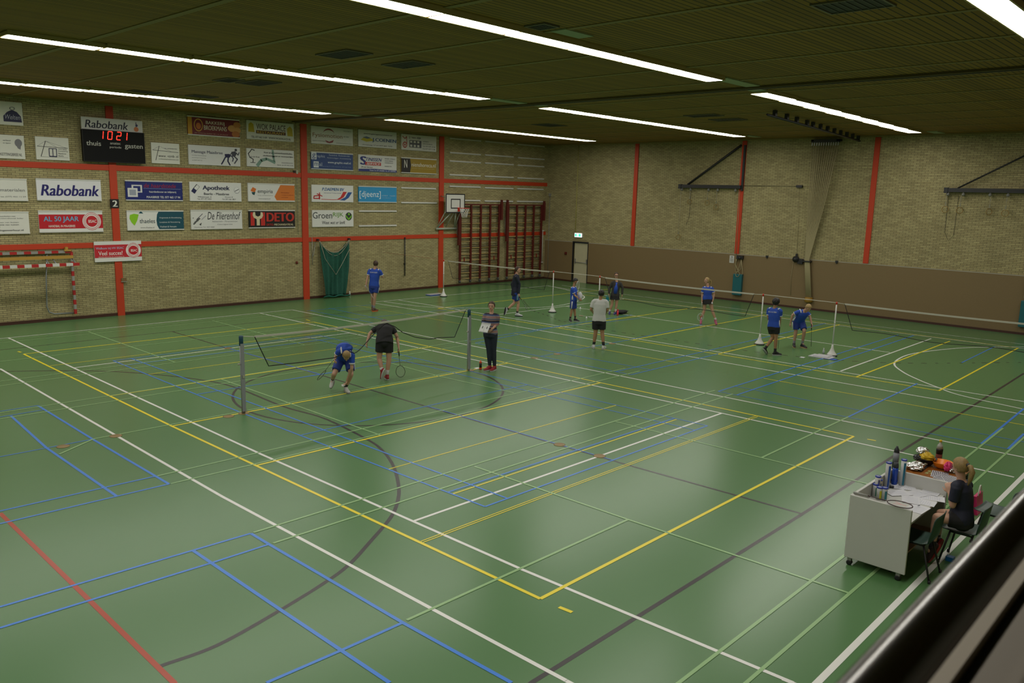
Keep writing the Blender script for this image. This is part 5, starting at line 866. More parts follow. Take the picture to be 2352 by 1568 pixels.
def racket(p0, p1, nrm, label, frame=None, handle=None, logo=None):
    """p0: butt of the grip, p1: tip of the head; nrm: rough face normal"""
    p0, p1 = Vector(p0), Vector(p1); d = (p1-p0).normalized(); nrm = Vector(nrm); nrm = (nrm-d*nrm.dot(d)).normalized(); s = d.cross(nrm); L = .675
    t = thing('badminton_racket', label, 'racket', tuple(p0)); frame = frame or C_('26262c')
    MB().sweep([p0, p0+d*.012, p0+d*.17], [.016, .0145, .013], n=8).build('grip', handle or C_('1c1c20'), t)
    MB().sweep([p0+d*.17, p0+d*.2, p0+d*.40], [.008, .0045, .004], n=6).build('shaft', frame, t)
    c = p0+d*(L-.14); MB().sweep([c+d*.14*math.cos(i*.2618)+s*.108*math.sin(i*.2618)*(1-.12*(math.cos(i*.2618) < 0)*abs(math.cos(i*.2618))) for i in range(24)], .006, n=6, closed=True).build('head_frame', frame, t)
    mb = MB()
    for i in range(-9, 10):
        y = i*.0105*1.0; h = .132*math.sqrt(max(0, 1-(y/.104)**2)); mb.add([c+s*(y-.0006)-d*h, c+s*(y+.0006)-d*h, c+s*(y+.0006)+d*h, c+s*(y-.0006)+d*h], [(0,1,2,3)])
    for i in range(-11, 12):
        y = i*.0112; h = .100*math.sqrt(max(0, 1-(y/.136)**2)); mb.add([c+d*(y-.0006)-s*h, c+d*(y+.0006)-s*h, c+d*(y+.0006)+s*h, c+d*(y-.0006)+s*h], [(0,1,2,3)])
    mb.build('string_bed', C_('b0b0a8'), t)
    if logo: MB().add([c-s*.05-d*.06+nrm*.001, c-s*.035-d*.065+nrm*.001, c+d*.0+nrm*.001, c+s*.035-d*.065+nrm*.001, c+s*.05-d*.06+nrm*.001, c+s*.01+d*.02+nrm*.001, c+s*.01+d*.07+nrm*.001, c-s*.01+d*.07+nrm*.001, c-s*.01+d*.02+nrm*.001], [(0,1,2,5,8),(2,3,4,5),(8,5,6,7)]).build('stencil', C_(logo), t)
    return t
SH = lambda a, b: (mat('shoe_'+a, srgb(*[int(a[i:i+2], 16) for i in (0, 2, 4)]), .6, var=.1), C_(b))
def J_(**k): return k
B1 = F(861, 715)
r1 = person('player in blue kit seen from behind, alone near the sponsor wall, hand at his mouth', B1, J_(head=(863.2,606.5,0), neck=(861,617,0), pelvis=(859.4,656.5,0), elL=(844.5,637,0), wrL=(840.6,654.5,.05), elR=(879.2,636.5,0), wrR=(870.5,620,-.22), knL=(854.9,682,-.1), knR=(861,681.2,.05), anL=(855.5,703.5,-.25), anR=(858.8,707,0), toL=(857,707,-.45), toR=(865,712,-.1)), 165, 1.80, hair=HB, socks=M_SKG, shoe=SH('5c4038','e0602c'), backtext='SLA.IN ROEM', shortlen=.62)
racket(r1['P']((838.5,655.5,.1)), r1['P']((851,673,.05)), r1['r'], 'white badminton racket held low by the lone player near the wall', C_('c8c8c8'), C_('d0d0d0'))
B2 = F(1183, 726)
r2 = person('young man in a dark navy jacket and blue shorts walking right, beyond the striped woman', B2, J_(head=(1189.3,620.2,0), neck=(1186.5,629,0), pelvis=(1183,671,0), elR=(1193,652,.14), wrR=(1191,674.5,.16), elL=(1176,652,-.15), wrL=(1179,669,-.1), knL=(1181.5,695.5,0), anL=(1164.5,711,0), toL=(1162,723,.02), knR=(1190.6,697.3,0), anR=(1187.6,719.2,0), toR=(1199,724.5,.05)), 82, 1.78, top='jacket', topm=M_NVY, hair=HB, socks=M_SKB, shoe=SH('c0c0c4','24242c'), trims=False, shortlen=.7, top_hem=-.18)
o = MB().lathe(r2['P']((1188.5,689,.18)), [(.03,0),(.034,.02),(.034,.12),(.03,.16),(.014,.19),(.014,.21)], n=14).build('water_bottle', mat('clear_blue_bottle', (.10,.22,.28), .2)); tag(o, 'pale blue water bottle carried by the man in the navy jacket', 'bottle')
racket(r2['P']((1192,680,.15)), r2['P']((1212,712,-.1)), r2['r']*.4-r2['n']*.4+Z3, 'dark racket held slanting behind the man in the navy jacket', C_('3c443c'))
B3 = F(1318, 738)
r3 = person('black-haired boy in blue kit looking down at a white racket and towel', B3, J_(head=(1320.8,646,0), neck=(1317.4,658,0), pelvis=(1317.5,688.5,0), elR=(1319.5,677.5,.13), wrR=(1329.5,686,.2), elL=(1326,675,-.1), wrL=(1330,682,0), knR=(1313.5,712,.05), knL=(1319.5,711.9,-.05), anR=(1309.5,731.3,.05), anL=(1321.3,729.2,-.05), toR=(1313,738.7,.25), toL=(1331.8,735,.05)), 75, 1.53, head_pitch=-.6, hair=HK, skin=M_SK2, socks=M_SKB, shoe=SH('1c1c1e','b0b0b0'), shortlen=.85)
mb = MB(); c = r3['P']((1332,681,.12)); mb.ball(c, (.08,.10,.17), n=14, k=10); mb.ball(c+Vector((.02,.03,-.09)), (.05,.06,.1), n=10); o = mb.build('towel', C_('bcbcc0'), loc=c); tag(o, 'crumpled white towel bundled against the black-haired boy', 'towel')
racket(r3['P']((1330,688,.2)), r3['P']((1328,660,.3)), r3['n']*-.4+r3['r'], 'white racket tucked under the arm of the black-haired boy', C_('c4c4c8'), C_('5858a0'))
B4 = F(1376, 801)
r4 = person('person in a white T-shirt and black shorts standing with their back turned', B4, J_(head=(1381.2,675,0), neck=(1379,687,0), pelvis=(1376,737,0), elL=(1357.5,710.5,0), wrL=(1361,716,-.27), elR=(1395,711.5,0), wrR=(1391.5,718.5,-.27), knL=(1368,764.2,0), knR=(1383.2,764.2,0), anL=(1364,790,-.02), anR=(1386,791,.05), toL=(1360,796,-.3), toR=(1392,800,-.2)), 180, 1.74, topm=M_WT, botm=M_BLK, hair=HK, skin=M_SK2, socks=M_SKB, shoe=SH('c4c4c4','a8a8a8'), trims=False, top='tee_long', girth=1.08, top_hem=-.08, shortlen=.7)
B5 = F(1409, 722)
r5 = person('woman with glasses in a charcoal cardigan over a blue shirt and black skirt', B5, J_(head=(1415.7,633,0), neck=(1416.5,645.5,0), pelvis=(1412.5,678,0), elR=(1400,662,0), wrR=(1398.5,675,.08), elL=(1430,661,0), wrL=(1429,676.5,.05), knR=(1405.5,699,.02), knL=(1416,699,0), anR=(1400.5,714,.0), anL=(1414,713,0), toR=(1399.5,722,.12), toL=(1411,719,.12)), 5, 1.6, sex='f', top='jacket', topm=M_CG, bottom='skirt', botm=M_BLK, hair=HB, hairstyle='bun', glasses=True, shoe=SH('28306c','8c8c90'), trims=False)
mb = MB(); q = r5['g']; a_, b_ = q['neck']-r5['up']*.05, q['pelvis']+r5['up']*.08; mb.sweep([a_-r5['n']*.03, (a_+b_)/2-r5['n']*.055, b_-r5['n']*.045], [(.05,.07),(.082,.095),(.085,.092)], lat=r5['lat'], n=14); mb.build('shirt_front', M_BLU, r5['t'])
o = MB().box(tuple(r5['P']((1395,688,.15))-Vector((.04,.04,.1))), tuple(r5['P']((1395,688,.15))+Vector((.04,.04,.1))), C_('1c7c8c')).build('racket_cover', None); tag(o, 'teal racket grip pouch in the right hand of the woman with glasses', 'pouch')
racket(r5['P']((1398,679,.12)), r5['P']((1380,682,.3)), Z3+r5['n'], 'dark racket held level by the woman with glasses', C_('3a4038'), C_('1c7c8c'))
B6 = F(1628, 745)
r6 = person('blond girl with a ponytail in blue shirt and black skirt behind the middle net', B6, J_(head=(1623.6,645,0), neck=(1626,657.5,0), pelvis=(1624.8,686,0), elR=(1612.8,675.6,0), wrR=(1612.2,691.5,.05), elL=(1640,676,0), wrL=(1637.5,689.5,.06), knR=(1617.6,712.9,.03), knL=(1636,713.5,.03), anR=(1610.4,733,0), anL=(1643.8,734,0), toR=(1609.5,741.5,.15), toL=(1647,743.5,.15)), 3, 1.66, head_face=-55, sex='f', bottom='skirt', botm=M_BLK, hair=HL, hairstyle='tail', shoe=SH('a04c68','c87090'))
racket(r6['P']((1612.3,694,.1)), r6['P']((1609,728,.05)), -r6['n'], 'white racket with a red mark hanging from the blond girl\'s hand', C_('c8c8cc'), C_('d4d4d4'), 'b84030')
def shuttle(c, lb, d=(0,0,1)):
    t = thing('shuttlecock', lb, 'shuttlecock', tuple(c), 'shuttlecocks'); MB().lathe(c, [(.034, .0), (.031, .01), (.014, .06)], n=16, ax=Vector(d)*1).build('feathers', C_('dcdcdc'), t); MB().ball(Vector(c)+Vector(d).normalized()*.066, .014, n=10, k=6).build('cork', C_('c8c8bc'), t)
shuttle(r6['P']((1635.5,697,.1)), 'white shuttlecock held in the left hand of the blond girl')
B7 = F(1770, 815)
r7 = person('curly dark-haired player in blue shirt and black shorts walking away beside a white post', B7, J_(head=(1782.6,694,0), neck=(1779.5,706.5,0), pelvis=(1777,750.5,0), elL=(1765,730,-.05), wrL=(1768,741,-.28), elR=(1791.5,731,0), wrR=(1791.5,746,-.15), knL=(1775,775,-.05), knR=(1782.3,775,.03), anL=(1757.5,800,.02), anR=(1780.3,806.7,0), toL=(1766,812,-.15), toR=(1790,815,-.05)), 155, 1.70, topm=M_BLU, botm=M_BLK, hair=HK, hairstyle='curly', skin=M_SK2, socks=M_SKB, shoe=SH('161618','a8a8a8'), backtext='BD.A.A IRIN', shortlen=.62)
racket(r7['P']((1790.5,748,-.1)), r7['P']((1788,790,-.15)), r7['r'], 'dark racket hanging in front of the curly-haired player', C_('1a1a1c'))
B8 = F(1835, 798)
r8 = person('blond player in blue kit stooping forward between the last two white posts', B8, J_(head=(1856.5,707,.28), neck=(1848,713.5,.2), pelvis=(1834,737,-.08), shR=(1834,716,.22), shL=(1856,720,.02), elR=(1820.6,723,.2), wrR=(1815.5,742,.15), elL=(1860.5,727,.05), wrL=(1864,743,.12), knR=(1828,760,.0), knL=(1847.5,759.5,.1), anR=(1823.8,788,-.03), anL=(1843,788,-.05), toR=(1826,798,.2), toL=(1855,800,.12)), 28, 1.72, head_pitch=-.75, hair=HL, socks=M_SKG, shoe=SH('1a1a1e','b89870'), shortlen=.85)
racket(r8['P']((1864,744,.14)), r8['P']((1863.5,770,.2)), r8['r'], 'dark racket pointing down from the stooping blond player\'s hand', C_('20201c'))
B9 = F(884, 872)
r9 = person('man in black shirt and shorts bent forward under the net', B9, J_(head=(883,745,-.42), neck=(882.5,748.5,-.30), chest=(883,760,-.12), pelvis=(883.2,783,0), elL=(850,765,-.22), wrL=(843,785,-.1), elR=(911.5,772,-.22), wrR=(915.5,796,-.1), knL=(871,823,.0), knR=(893.5,824.5,0), anL=(877.5,850,.08), anR=(889.5,856,0), toL=(872,868,.02), toR=(885,871,-.2)), 180, 1.78, head_pitch=-1.0, topm=M_BLK, botm=M_BLK, hair=mat('grey_hair', (.07,.055,.045), .6, var=.3, scale=60), trims=False, top_hem=-.2, shoe=SH('8c1c24','b0b0ac'), girth=1.07, shortlen=.62)
racket(r9['P']((915.5,801,-.1)), r9['P']((920,856,-.05)), -r9['n'], 'dark racket hanging from the right hand of the man in black', C_('2c2a26'))
B10 = F(782, 898)
r10 = person('player in blue kit doubled over toward the camera picking up a shuttlecock', B10, J_(head=(795.5,817,.52), neck=(793,808,.40), chest=(790,800,.22), pelvis=(792,823,-.10), shR=(779,806,.40), shL=(809,813,.36), elR=(771.5,817,.35), wrR=(769.5,824,.45), elL=(808,846,.38), wrL=(797,874,.25), knR=(767.5,859,.15), knL=(806.5,860,.2), anR=(763.5,871.5,-.1), anL=(794,888,.1), toR=(758,887,.05), toL=(802,902,.28)), 8, 1.72, head_pitch=-1.05, hair=HD, socks=M_SKB, shoe=SH('b4b4b0','8c8c88'), shortlen=.75)
racket(r10['P']((770.5,820,.42)), r10['P']((733,869,.25)), Z3*.4+r10['r']-r10['n']*.5, 'dark and white racket held out in the right hand of the doubled-over player', C_('3a2a20'), C_('d0d0cc'))
shuttle(r10['P']((785,886,.27)), 'white shuttlecock about to be grasped by the doubled-over player', (.6,-.3,.1))
B11 = F(1124, 850)
r11 = person('woman in a striped sweater and dark jeans holding a white flip scoreboard', B11, J_(head=(1129.1,703.5,0), neck=(1129.4,718.5,0), pelvis=(1126.5,765,0), elR=(1110,739,.0), wrR=(1109.5,752,.24), elL=(1142,744,.02), wrL=(1131,755,.22), knR=(1122.8,804,.02), knL=(1134.5,804,0), anR=(1125,840,.0), anL=(1136,841.5,0), toR=(1112,848.5,.14), toL=(1126,852,.2)), -12, 1.75, sex='f', top='sweater', topm=M_STR, bottom='jeans', botm=M_JN, hair=HB, hairstyle='bun', shoe=SH('8c1c24','b8b8b8'), trims=False, girth=1.0)
t = thing('flip_scoreboard', 'white flip-card scoreboard reading 0 0 held by the striped woman', 'scoreboard', tuple(r11['P']((1113,752,.3))))
q = [r11['P']((1107.3,740,.36)), r11['P']((1127.8,743,.36)), r11['P']((1120.5,765,.45)), r11['P']((1099,761,.45))]; ex, ey = (q[1]-q[0]), (q[3]-q[0]); nn_ = ex.cross(ey).normalized(); nn_ = nn_ if nn_.dot(CAM-q[0]) > 0 else -nn_
MB().obox(q[0]-nn_*.012, ex, ey, nn_*.012).build('card_stand', C_('d4d4d4'), t); mb = MB(); mb.obox(q[0]+ex*.04+ey*.28+nn_*.001, ex*.43, ey*.66, nn_*.004).obox(q[0]+ex*.53+ey*.28+nn_*.001, ex*.43, ey*.66, nn_*.004).build('number_card', C_('e4e4e4'), t)
mb = MB(); 
for u in (.25, .74): put_text(mb, '0', q[0]+ex*(u-.06)+ey*.62+nn_*.007, ex.normalized(), -ey.normalized(), (0, 0, ex.length*.12, ey.length*.26), C_('2c2c30'), bold=.03)
mb.build('numerals', None, t); mb = MB()
for i in range(6): mb.sweep([q[0]+ex*(.1+.16*i)+ey*.1, q[0]+ex*(.1+.16*i)-ey*.02+nn_*.02], .006, n=6)
mb.build('ring_binder', C_('b0b0b4'), t)
# seated woman at the desk
B12 = at(2200, 1210, .5); B12 = Vector((B12.x, B12.y, 0))
r12 = person('blond woman in a navy T-shirt seated writing at the white desk', B12, J_(head=(2206,1073,0), neck=(2208,1102,0), pelvis=(2210,1191,0), shL=(2197,1118,.17), shR=(2222,1112,-.17), elL=(2188,1161,.16), wrL=(2181,1131,.10), elR=(2202,1150,-.15), wrR=(2188,1121,-.06), knL=(2152,1187,.12), knR=(2160,1178,-.12), anL=(2141,1255,.10), anR=(2150,1240,-.08), toL=(2132,1268,.12), toR=(2142,1255,-.1)), -88, 1.68, head_face=-128, head_pitch=-.25, sex='f', topm=M_NVY, top='tee_long', bottom='shorts', botm=M_BLK, hair=HD, hairstyle='tail', socks=M_SKB, shoe=SH('2c1a1c','8c2424'), trims=False, shortlen=.55, girth=1.04)
# ---------------------------------------------------------------- desk
t = thing('rolling_desk', 'white office desk on castors with raised side panels, covered in papers', 'desk', (4.1, -2.4, 0)); M_DW = mat('white_laminate', (.55, .55, .52), .4, var=.02)
dx0, dx1, dya, dyb = 3.38, 4.80, -2.74, -2.03
def bev(o, w=.006): b_ = o.modifiers.new('b', 'BEVEL'); b_.width = w; b_.segments = 2; return o
bev(MB().box((dx0, dya, .1), (dx0+.035, dyb, .9)).build('side_panel', M_DW, t)); bev(MB().box((dx1-.035, dya, .1), (dx1, dyb, .9)).build('side_panel', M_DW, t))
bev(MB().box((dx0+.036, dyb-.035, .1), (dx1-.036, dyb, .9)).build('front_panel', M_DW, t)); bev(MB().box((dx0+.036, dya+.02, .69), (dx1-.036, dyb-.036, .72)).build('worktop', M_DW, t))
MB().box((dx0+.036, dya+.1, .22), (dx1-.036, dyb-.036, .24)).box((dx0+.036, dyb-.06, .6), (dx1-.036, dyb-.04, .69)).build('shelf', mat('chipboard', (.28, .17, .09), .7), t)
for x, y in ((dx0+.04, dya+.08), (dx0+.04, dyb-.06), (dx1-.05, dya+.08), (dx1-.05, dyb-.06)):
    w_ = MB().lathe((x-.012, y, .032), [(.018, -.012), (.032, -.01), (.032, .034), (.018, .036)], n=16, ax=(1,0,0)).build('castor_wheel', C_('1c1c1e'), t); MB().box((x-.02, y-.022, .045), (x+.03, y+.022, .1)).build('castor_fork', M_GR, w_)
wz = .7205
M_PPR = mat('paper', (.66, .66, .70), .7, var=.01)
def sheet(px, py, rot, lb, z=wz, w=.21, h=.297, lines=True, g='papers on the white desk'):
    c = at(px, py, z); R_ = Vector((math.cos(rot), math.sin(rot), 0)); U_ = Vector((-math.sin(rot), math.cos(rot), 0)); t = thing('paper_sheet', lb, 'paper', (c.x, c.y, z), g)
    MB().obox(c-R_*w/2-U_*h/2, R_*w, U_*h, Z3*.0009).build('sheet', M_PPR, t)
    if lines:
        mb = MB()
        for i in range(9): mb.add([c+R_*(-w*.4)+U_*(h*(.38-.085*i))+Z3*.0014, c+R_*(w*(.38-.2*(i % 3)/2))+U_*(h*(.38-.085*i))+Z3*.0014, c+R_*(w*(.38-.2*(i % 3)/2))+U_*(h*(.395-.085*i))+Z3*.0014, c+R_*(-w*.4)+U_*(h*(.395-.085*i))+Z3*.0014], [(0,1,2,3)])
        mb.build('print', C_('b8bacc'), t)
for i, (px, py, ro, lb) in enumerate([(2140,1143,.3,'printed form lying nearest the seated woman\'s hands'), (2119,1152,.1,'printed score sheet at the desk edge with a pen on it'), (2107,1168,1.5,'paper sheet hanging toward the near corner of the desk'), (2108,1133,1.2,'paper sheet in the middle of the desk top'), (2075,1118,.5,'paper sheet behind the shuttle tubes'), (2140,1128,1.6,'paper sheet against the far side panel of the desk'), (2092,1147,1.9,'paper sheet beside the head of the desk racket'), (2062,1131,.9,'paper sheet beside the tall white shuttle tube')]): sheet(px, py, ro, lb, wz+.0012*i)
def tube(px, py, z, h, lb, body, r=.034, tilt=0, acc='1c4c9c'):
    c = at(px, py, z); c = Vector((min(c.x, dx1-.035-r-.004), max(min(c.y, dyb-.036-r-.004), dya+r+.01), z)); t = thing('shuttle_tube', lb, 'tube', tuple(c), 'shuttlecock tubes on the desk'); MB().lathe(c, [(r, 0), (r, h)], n=20, ax=(tilt, 0, 1)).build('tube_body', C_(body), t); a_ = Vector((tilt, 0, 1)).normalized()
    MB().lathe(c+a_*h, [(r+.002, -.012), (r+.002, .004), (r-.004, .006), (r-.006, -.002), (.0, -.002)], n=20, ax=a_).build('lid', C_('1c34a0'), t)
    vs = []; th0 = math.atan2(CAM.y-c.y, CAM.x-c.x)
    for k_ in range(7): th = th0+.1+k_*.14; vs += [c+Vector((math.cos(th), math.sin(th), 0))*(r+.001)+a_*.02, c+Vector((math.cos(th), math.sin(th), 0))*(r+.001)+a_*(h-.04)]
    MB().add(vs, [(2*i, 2*i+2, 2*i+3, 2*i+1) for i in range(6)]).build('label_band', C_(acc), t)
tube(2031,1121,wz,.36,'tall white shuttle tube standing left of the blue bottle','b4b4b4'); tube(2074.5,1112,.84-.12,.36,'tall white tube with a green-blue stripe near the far side panel','b8bcbc', acc='1c708c'); tube(2018,1146,wz,.16,'short shuttle tube with a yellow label at the front','a8aca8', acc='b4b41c'); tube(2030,1148,wz,.165,'short shuttle tube with a green label beside the yellow one','a0a4a4', acc='1c6c78')
tube(1981,1133,wz,.17,'short shuttle tube at the left corner of the desk','a8aaa8', acc='206c50'); tube(1998,1134,wz,.26,'pale tall shuttle tube second from the desk corner','b4b4b0', acc='606080'); tube(2007,1134,wz,.2,'tilted shuttle tube with a brown band behind the yellow one','a89c88', tilt=.15, acc='1c4c6c'); tube(2033,1098,wz,.05,'low white cup behind the tall tube','bcbcbc',.04)
def bottle(c, prof, parts, lb, name='drink_bottle', cat='bottle', n=18):
    t = thing(name, lb, cat, tuple(c)); 
    for pn, pr, m_ in parts: MB().lathe(c, pr, n=n).build(pn, m_, t)
    return t
bottle((4.70, -2.115, wz), 0, [('bottle_body', [(.034,0),(.036,.02),(.033,.12),(.036,.2),(.034,.235)], mat('clear_blue_plastic', (.01,.06,.42), .15)), ('screw_lid', [(.035,.235),(.035,.27),(.03,.30),(.018,.305)], C_('2c3036'))], 'blue sports bottle with a dark flip lid on the desk')
bottle(at(2055,1077,.9), 0, [('bottle_body', [(.036,0),(.038,.02),(.036,.2),(.036,.24)], C_('17171b')), ('silver_panel', [(.0375,.1),(.0375,.23)], C_('80828a')), ('screw_lid', [(.034,.24),(.03,.28),(.015,.30),(.012,.32)], C_('2c2c30'))], 'black and silver sports bottle standing on the desk\'s far corner')
o = MB().sweep([at(2036,1115,wz+.02), at(2052,1118,wz+.02)], .017, n=10, rnd=.5).build('glasses_case', C_('2c2e32'), loc=at(2044,1117,wz)); tag(o, 'small black case lying behind the tall shuttle tube', 'case')
o = MB().sweep([at(2113,1160,wz+.02), at(2108,1161,wz+.02)], .004, n=6).build('ballpoint_pen', C_('2c3458')); tag(o, 'blue ballpoint pen lying on the score sheet', 'pen')
racket(at(1961,1130,.915), at(2092,1164,.915), Z3, 'dark red racket balanced along the near edge of the desk', C_('381c20'), C_('9c9c98'), 'c89898')
o = MB().sweep([r12['P']((2176,1122,.06)), r12['P']((2177.5,1114,.04))], .006, n=8).build('white_marker', C_('dcdcdc')); tag(o, 'white pen held in the hand of the seated woman', 'pen')
# ---------------------------------------------------------------- snack table
M_TW = mat('brown_wood_grain', (.26, .085, .012), .35, var=.35, scale=9)
t = thing('snack_table', 'brown wooden table with food and drinks, pushed up beyond the desk', 'table', (5.6, -2.35, 0)); bev(MB().box((4.86, -2.70, .725), (6.15, -2.02, .755)).build('tabletop', M_TW, t))
for x, y in ((4.92, -2.64), (6.09, -2.64), (4.92, -2.08), (6.09, -2.08)): MB().box((x-.02, y-.02, 0), (x+.02, y+.02, .725)).build('leg', C_('3c3c3e'), t)
tz = .7555
M_FOIL = mat('crumpled_foil', (.75, .75, .75), .22, 1.0, var=.2, scale=40, bump=1.0)
def crumple(c, r, lb, name, m, k=22, amp=.35, cat='food', sm=False):
    random.seed(int(c[0]*97+c[1]*31)); vs = [Vector((0,0,r[2]))]; mb = MB(); nn, kk = k, 10; V = []
    for i in range(kk+1):
        for j in range(nn):
            ph, th = math.pi*i/kk, 2*math.pi*j/nn; q = 1+random.uniform(-amp, amp)*.5*(0 < i < kk); V.append(Vector(c)+Vector((r[0]*math.sin(ph)*math.cos(th)*q, r[1]*math.sin(ph)*math.sin(th)*q, max(-r[2]*.9, r[2]*math.cos(ph)*q))))
    mb.add(V, [(i*nn+j, (i+1)*nn+j, (i+1)*nn+(j+1) % nn, i*nn+(j+1) % nn) for i in range(kk) for j in range(nn)], m, sm); o = mb.build(name, None, loc=c); tag(o, lb, cat); return o
c = at(2098,1073,tz+.03); crumple((c.x, c.y, tz+.045), (.10,.13,.045), 'silver foil parcel at the left end of the snack table', 'foil_parcel', M_FOIL); c = at(2108,1061,tz+.1); crumple((c.x, c.y, tz+.05), (.1,.09,.05), 'silver foil parcel behind the first one on the snack table', 'foil_parcel', M_FOIL)
c = at(2110,1052,tz+.08); crumple((c.x, c.y, tz+.09), (.06,.07,.045), 'dark foil lump stacked between the silver foil parcels', 'foil_parcel', mat('dark_foil', (.05,.05,.05), .3, .8, bump=.6)); c = at(2116,1038,tz+.16); crumple((c.x+.05, c.y, tz+.17), (.1,.08,.05), 'topmost crumpled silver foil heap on the snack table', 'foil_parcel', M_FOIL)
c = at(2112,1072,tz); t = thing('muffin_tray', 'black baking tray with small foil-topped cakes at the near edge of the snack table', 'tray', tuple(c)); MB().box((c.x-.22, c.y-.09, tz), (c.x+.2, c.y+.07, tz+.012)).build('tray', M_DK, t)
for i in range(6): q = MB(); q.lathe((c.x-.15+.11*(i % 3)+.02, c.y-.05+.08*(i//3), tz+.012), [(.022,0),(.032,.035),(.02,.05)], n=12).build('cake', mat('pale_cake_foil', (.42,.38,.26), .4, .5), t)
c = at(2126,1067,tz); t = thing('snack_bowl', 'black bowl holding an open yellow crisp bag', 'bowl', tuple(c)); cb_ = (c.x, c.y, tz); MB().lathe(cb_, [(.06,0),(.10,.04),(.135,.10),(.14,.11),(.13,.105),(.06,.02),(0,.015)], n=28).build('bowl', C_('17140f'), t)
crumple((c.x, c.y, tz+.11), (.10,.09,.07), 'crumpled yellow crisp bag standing in the black bowl', 'crisp_bag', C_('c8a41c'), 14, .4, 'snack bag')
c = at(2163,1075,tz); MB().lathe((c.x, c.y, tz), [(.05,0),(.10,.03),(.13,.09),(.135,.1),(.125,.095),(.06,.02),(0,.015)], n=28).build('orange_bowl', mat('orange_plastic', (.80,.22,.008), .35)); o = bpy.data.objects['orange_bowl']; tag(o, 'bright orange plastic bowl on the snack table', 'bowl')
c = at(2155,1060,tz); bottle((c.x, c.y, tz), 0, [('bottle_body', [(.04,0),(.044,.02),(.042,.12),(.045,.18)], C_('8c4a44')), ('cola', [(.0435,.12),(.046,.18),(.044,.2)], C_('160a06')), ('bottle_neck', [(.044,.2),(.035,.25),(.015,.28),(.014,.3)], mat('clear_plastic', (.4,.4,.36), .15)), ('cap', [(.018,.295),(.018,.32),(.015,.325)], C_('d8b41c'))], 'cola bottle with a yellow cap at the back of the snack table')
c = at(2178,1068,tz+.1); crumple((c.x, c.y, tz+.08), (.10,.05,.07), 'bright pink sweet bag leaning on the orange bowl', 'sweet_bag', C_('d02c6c'), 14, .28, 'snack bag'); c = at(2187,1080,tz+.03); crumple((c.x, c.y, tz+.05), (.08,.07,.045), 'clear and silver snack bag lying below the pink one', 'snack_bag', M_FOIL, 14, .5, 'snack bag')
M_COIN = mat('greenish_paper', (.30, .30, .10), .7)
for i, (px, py, lb) in enumerate(((2129,1086,'small greenish card at the table edge, leftmost'), (2135,1082,'small greenish card, upper one of the loose cards'), (2140,1087,'small greenish card next to the striped papers'))): c = at(px, py, tz); o = MB().box((c.x-.035, c.y-.02, tz), (c.x+.035, c.y+.02, tz+.003)).build('playing_card', M_COIN, loc=c); tag(o, lb, 'card', 'loose greenish cards')
def stripe_paper(px, py, rot, lb, z):
    c = at(px, py, z); R_ = Vector((math.cos(rot), math.sin(rot), 0)); U_ = Vector((-math.sin(rot), math.cos(rot), 0)); t = thing('striped_magazine', lb, 'magazine', tuple(c)); MB().obox(c-R_*.15-U_*.1, R_*.3, U_*.2, Z3*.004).build('pages', C_('c0c0c4'), t); mb = MB()
    for i in range(9): mb.obox(c-R_*.14-U_*(.094-.0215*i)+Z3*.0042, R_*.28, U_*.009, Z3*.0008)
    mb.build('stripes', C_('2c2c44'), t)
stripe_paper(2158,1090,.2,'striped magazine at the far end of the fanned pile',tz); stripe_paper(2172,1097,-.2,'striped magazine in the middle of the fanned pile',tz+.005); stripe_paper(2186,1103,.5,'striped magazine nearest the seated woman',tz+.01)
# ---------------------------------------------------------------- chairs
M_GP = mat('dark_green_plastic', (.022, .055, .042), .45, var=.1)
def chair(x, y, rz, lb, rot=0):
    t = thing('stacking_chair', lb, 'chair', (x, y, 0), 'dark green stacking chairs', rz); ORG[t.name] = Vector((0,0,0)); mb = MB(); vs = []; prof = [(.22, .455), (.18, .44), (.05, .43), (-.1, .435), (-.18, .46), (-.215, .54), (-.235, .64), (-.25, .76), (-.262, .82)]   # faces local +y
    nn = 12
    for yy, zz in prof:
        for i in range(nn+1):
            u = i/nn*2-1; w_ = .225 if zz < .5 else .215-.03*max(0, (zz-.7)/.12)**2; c_ = .03*u*u; vs.append((u*w_, yy+(c_ if zz > .5 else 0), zz+(c_*.6 if zz < .5 else -.02*u*u*(zz > .8))))
    mb.add(vs, [(j*(nn+1)+i, j*(nn+1)+i+1, (j+1)*(nn+1)+i+1, (j+1)*(nn+1)+i) for j in range(8) for i in range(nn)], M_GP, True)
    s1 = MB(); s1.add(vs[:5*(nn+1)], mb.f[:4*nn], M_GP, True); o1 = s1.build('seat', None, t)
    s2 = MB(); s2.add(vs[4*(nn+1):], mb.f[:4*nn], M_GP, True); o2 = s2.build('backrest', None, t)
    for o in (o1, o2): m_ = o.modifiers.new('s', 'SOLIDIFY'); m_.thickness = .008
    for sx in (-1, 1):
        for sy, y1 in ((1, .20), (-1, -.24)): lg = MB().sweep([(sx*.16, sy*.12, .42), (sx*.21, y1, .0)], .012, M_DK, n=8).build('leg', None, t); MB().lathe((sx*.21, y1, .0), [(.018, 0), (.016, .04)], M_DK, n=8).build('rubber_foot', None, lg)
    MB().sweep([(-.16, .12, .42), (-.16, -.12, .42), (.16, -.12, .42), (.16, .12, .42)], .011, M_DK, n=8, closed=True).build('seat_frame', None, t)
    return t
chair(3.80, -2.72, 0, 'empty dark green plastic chair pushed under the near side of the desk'); chair(4.52, -3.05, .0, 'green plastic chair on which the blond woman sits'); chair(5.48, -3.19, -.1, 'green plastic chair beyond the seated woman, beside the pink bag')
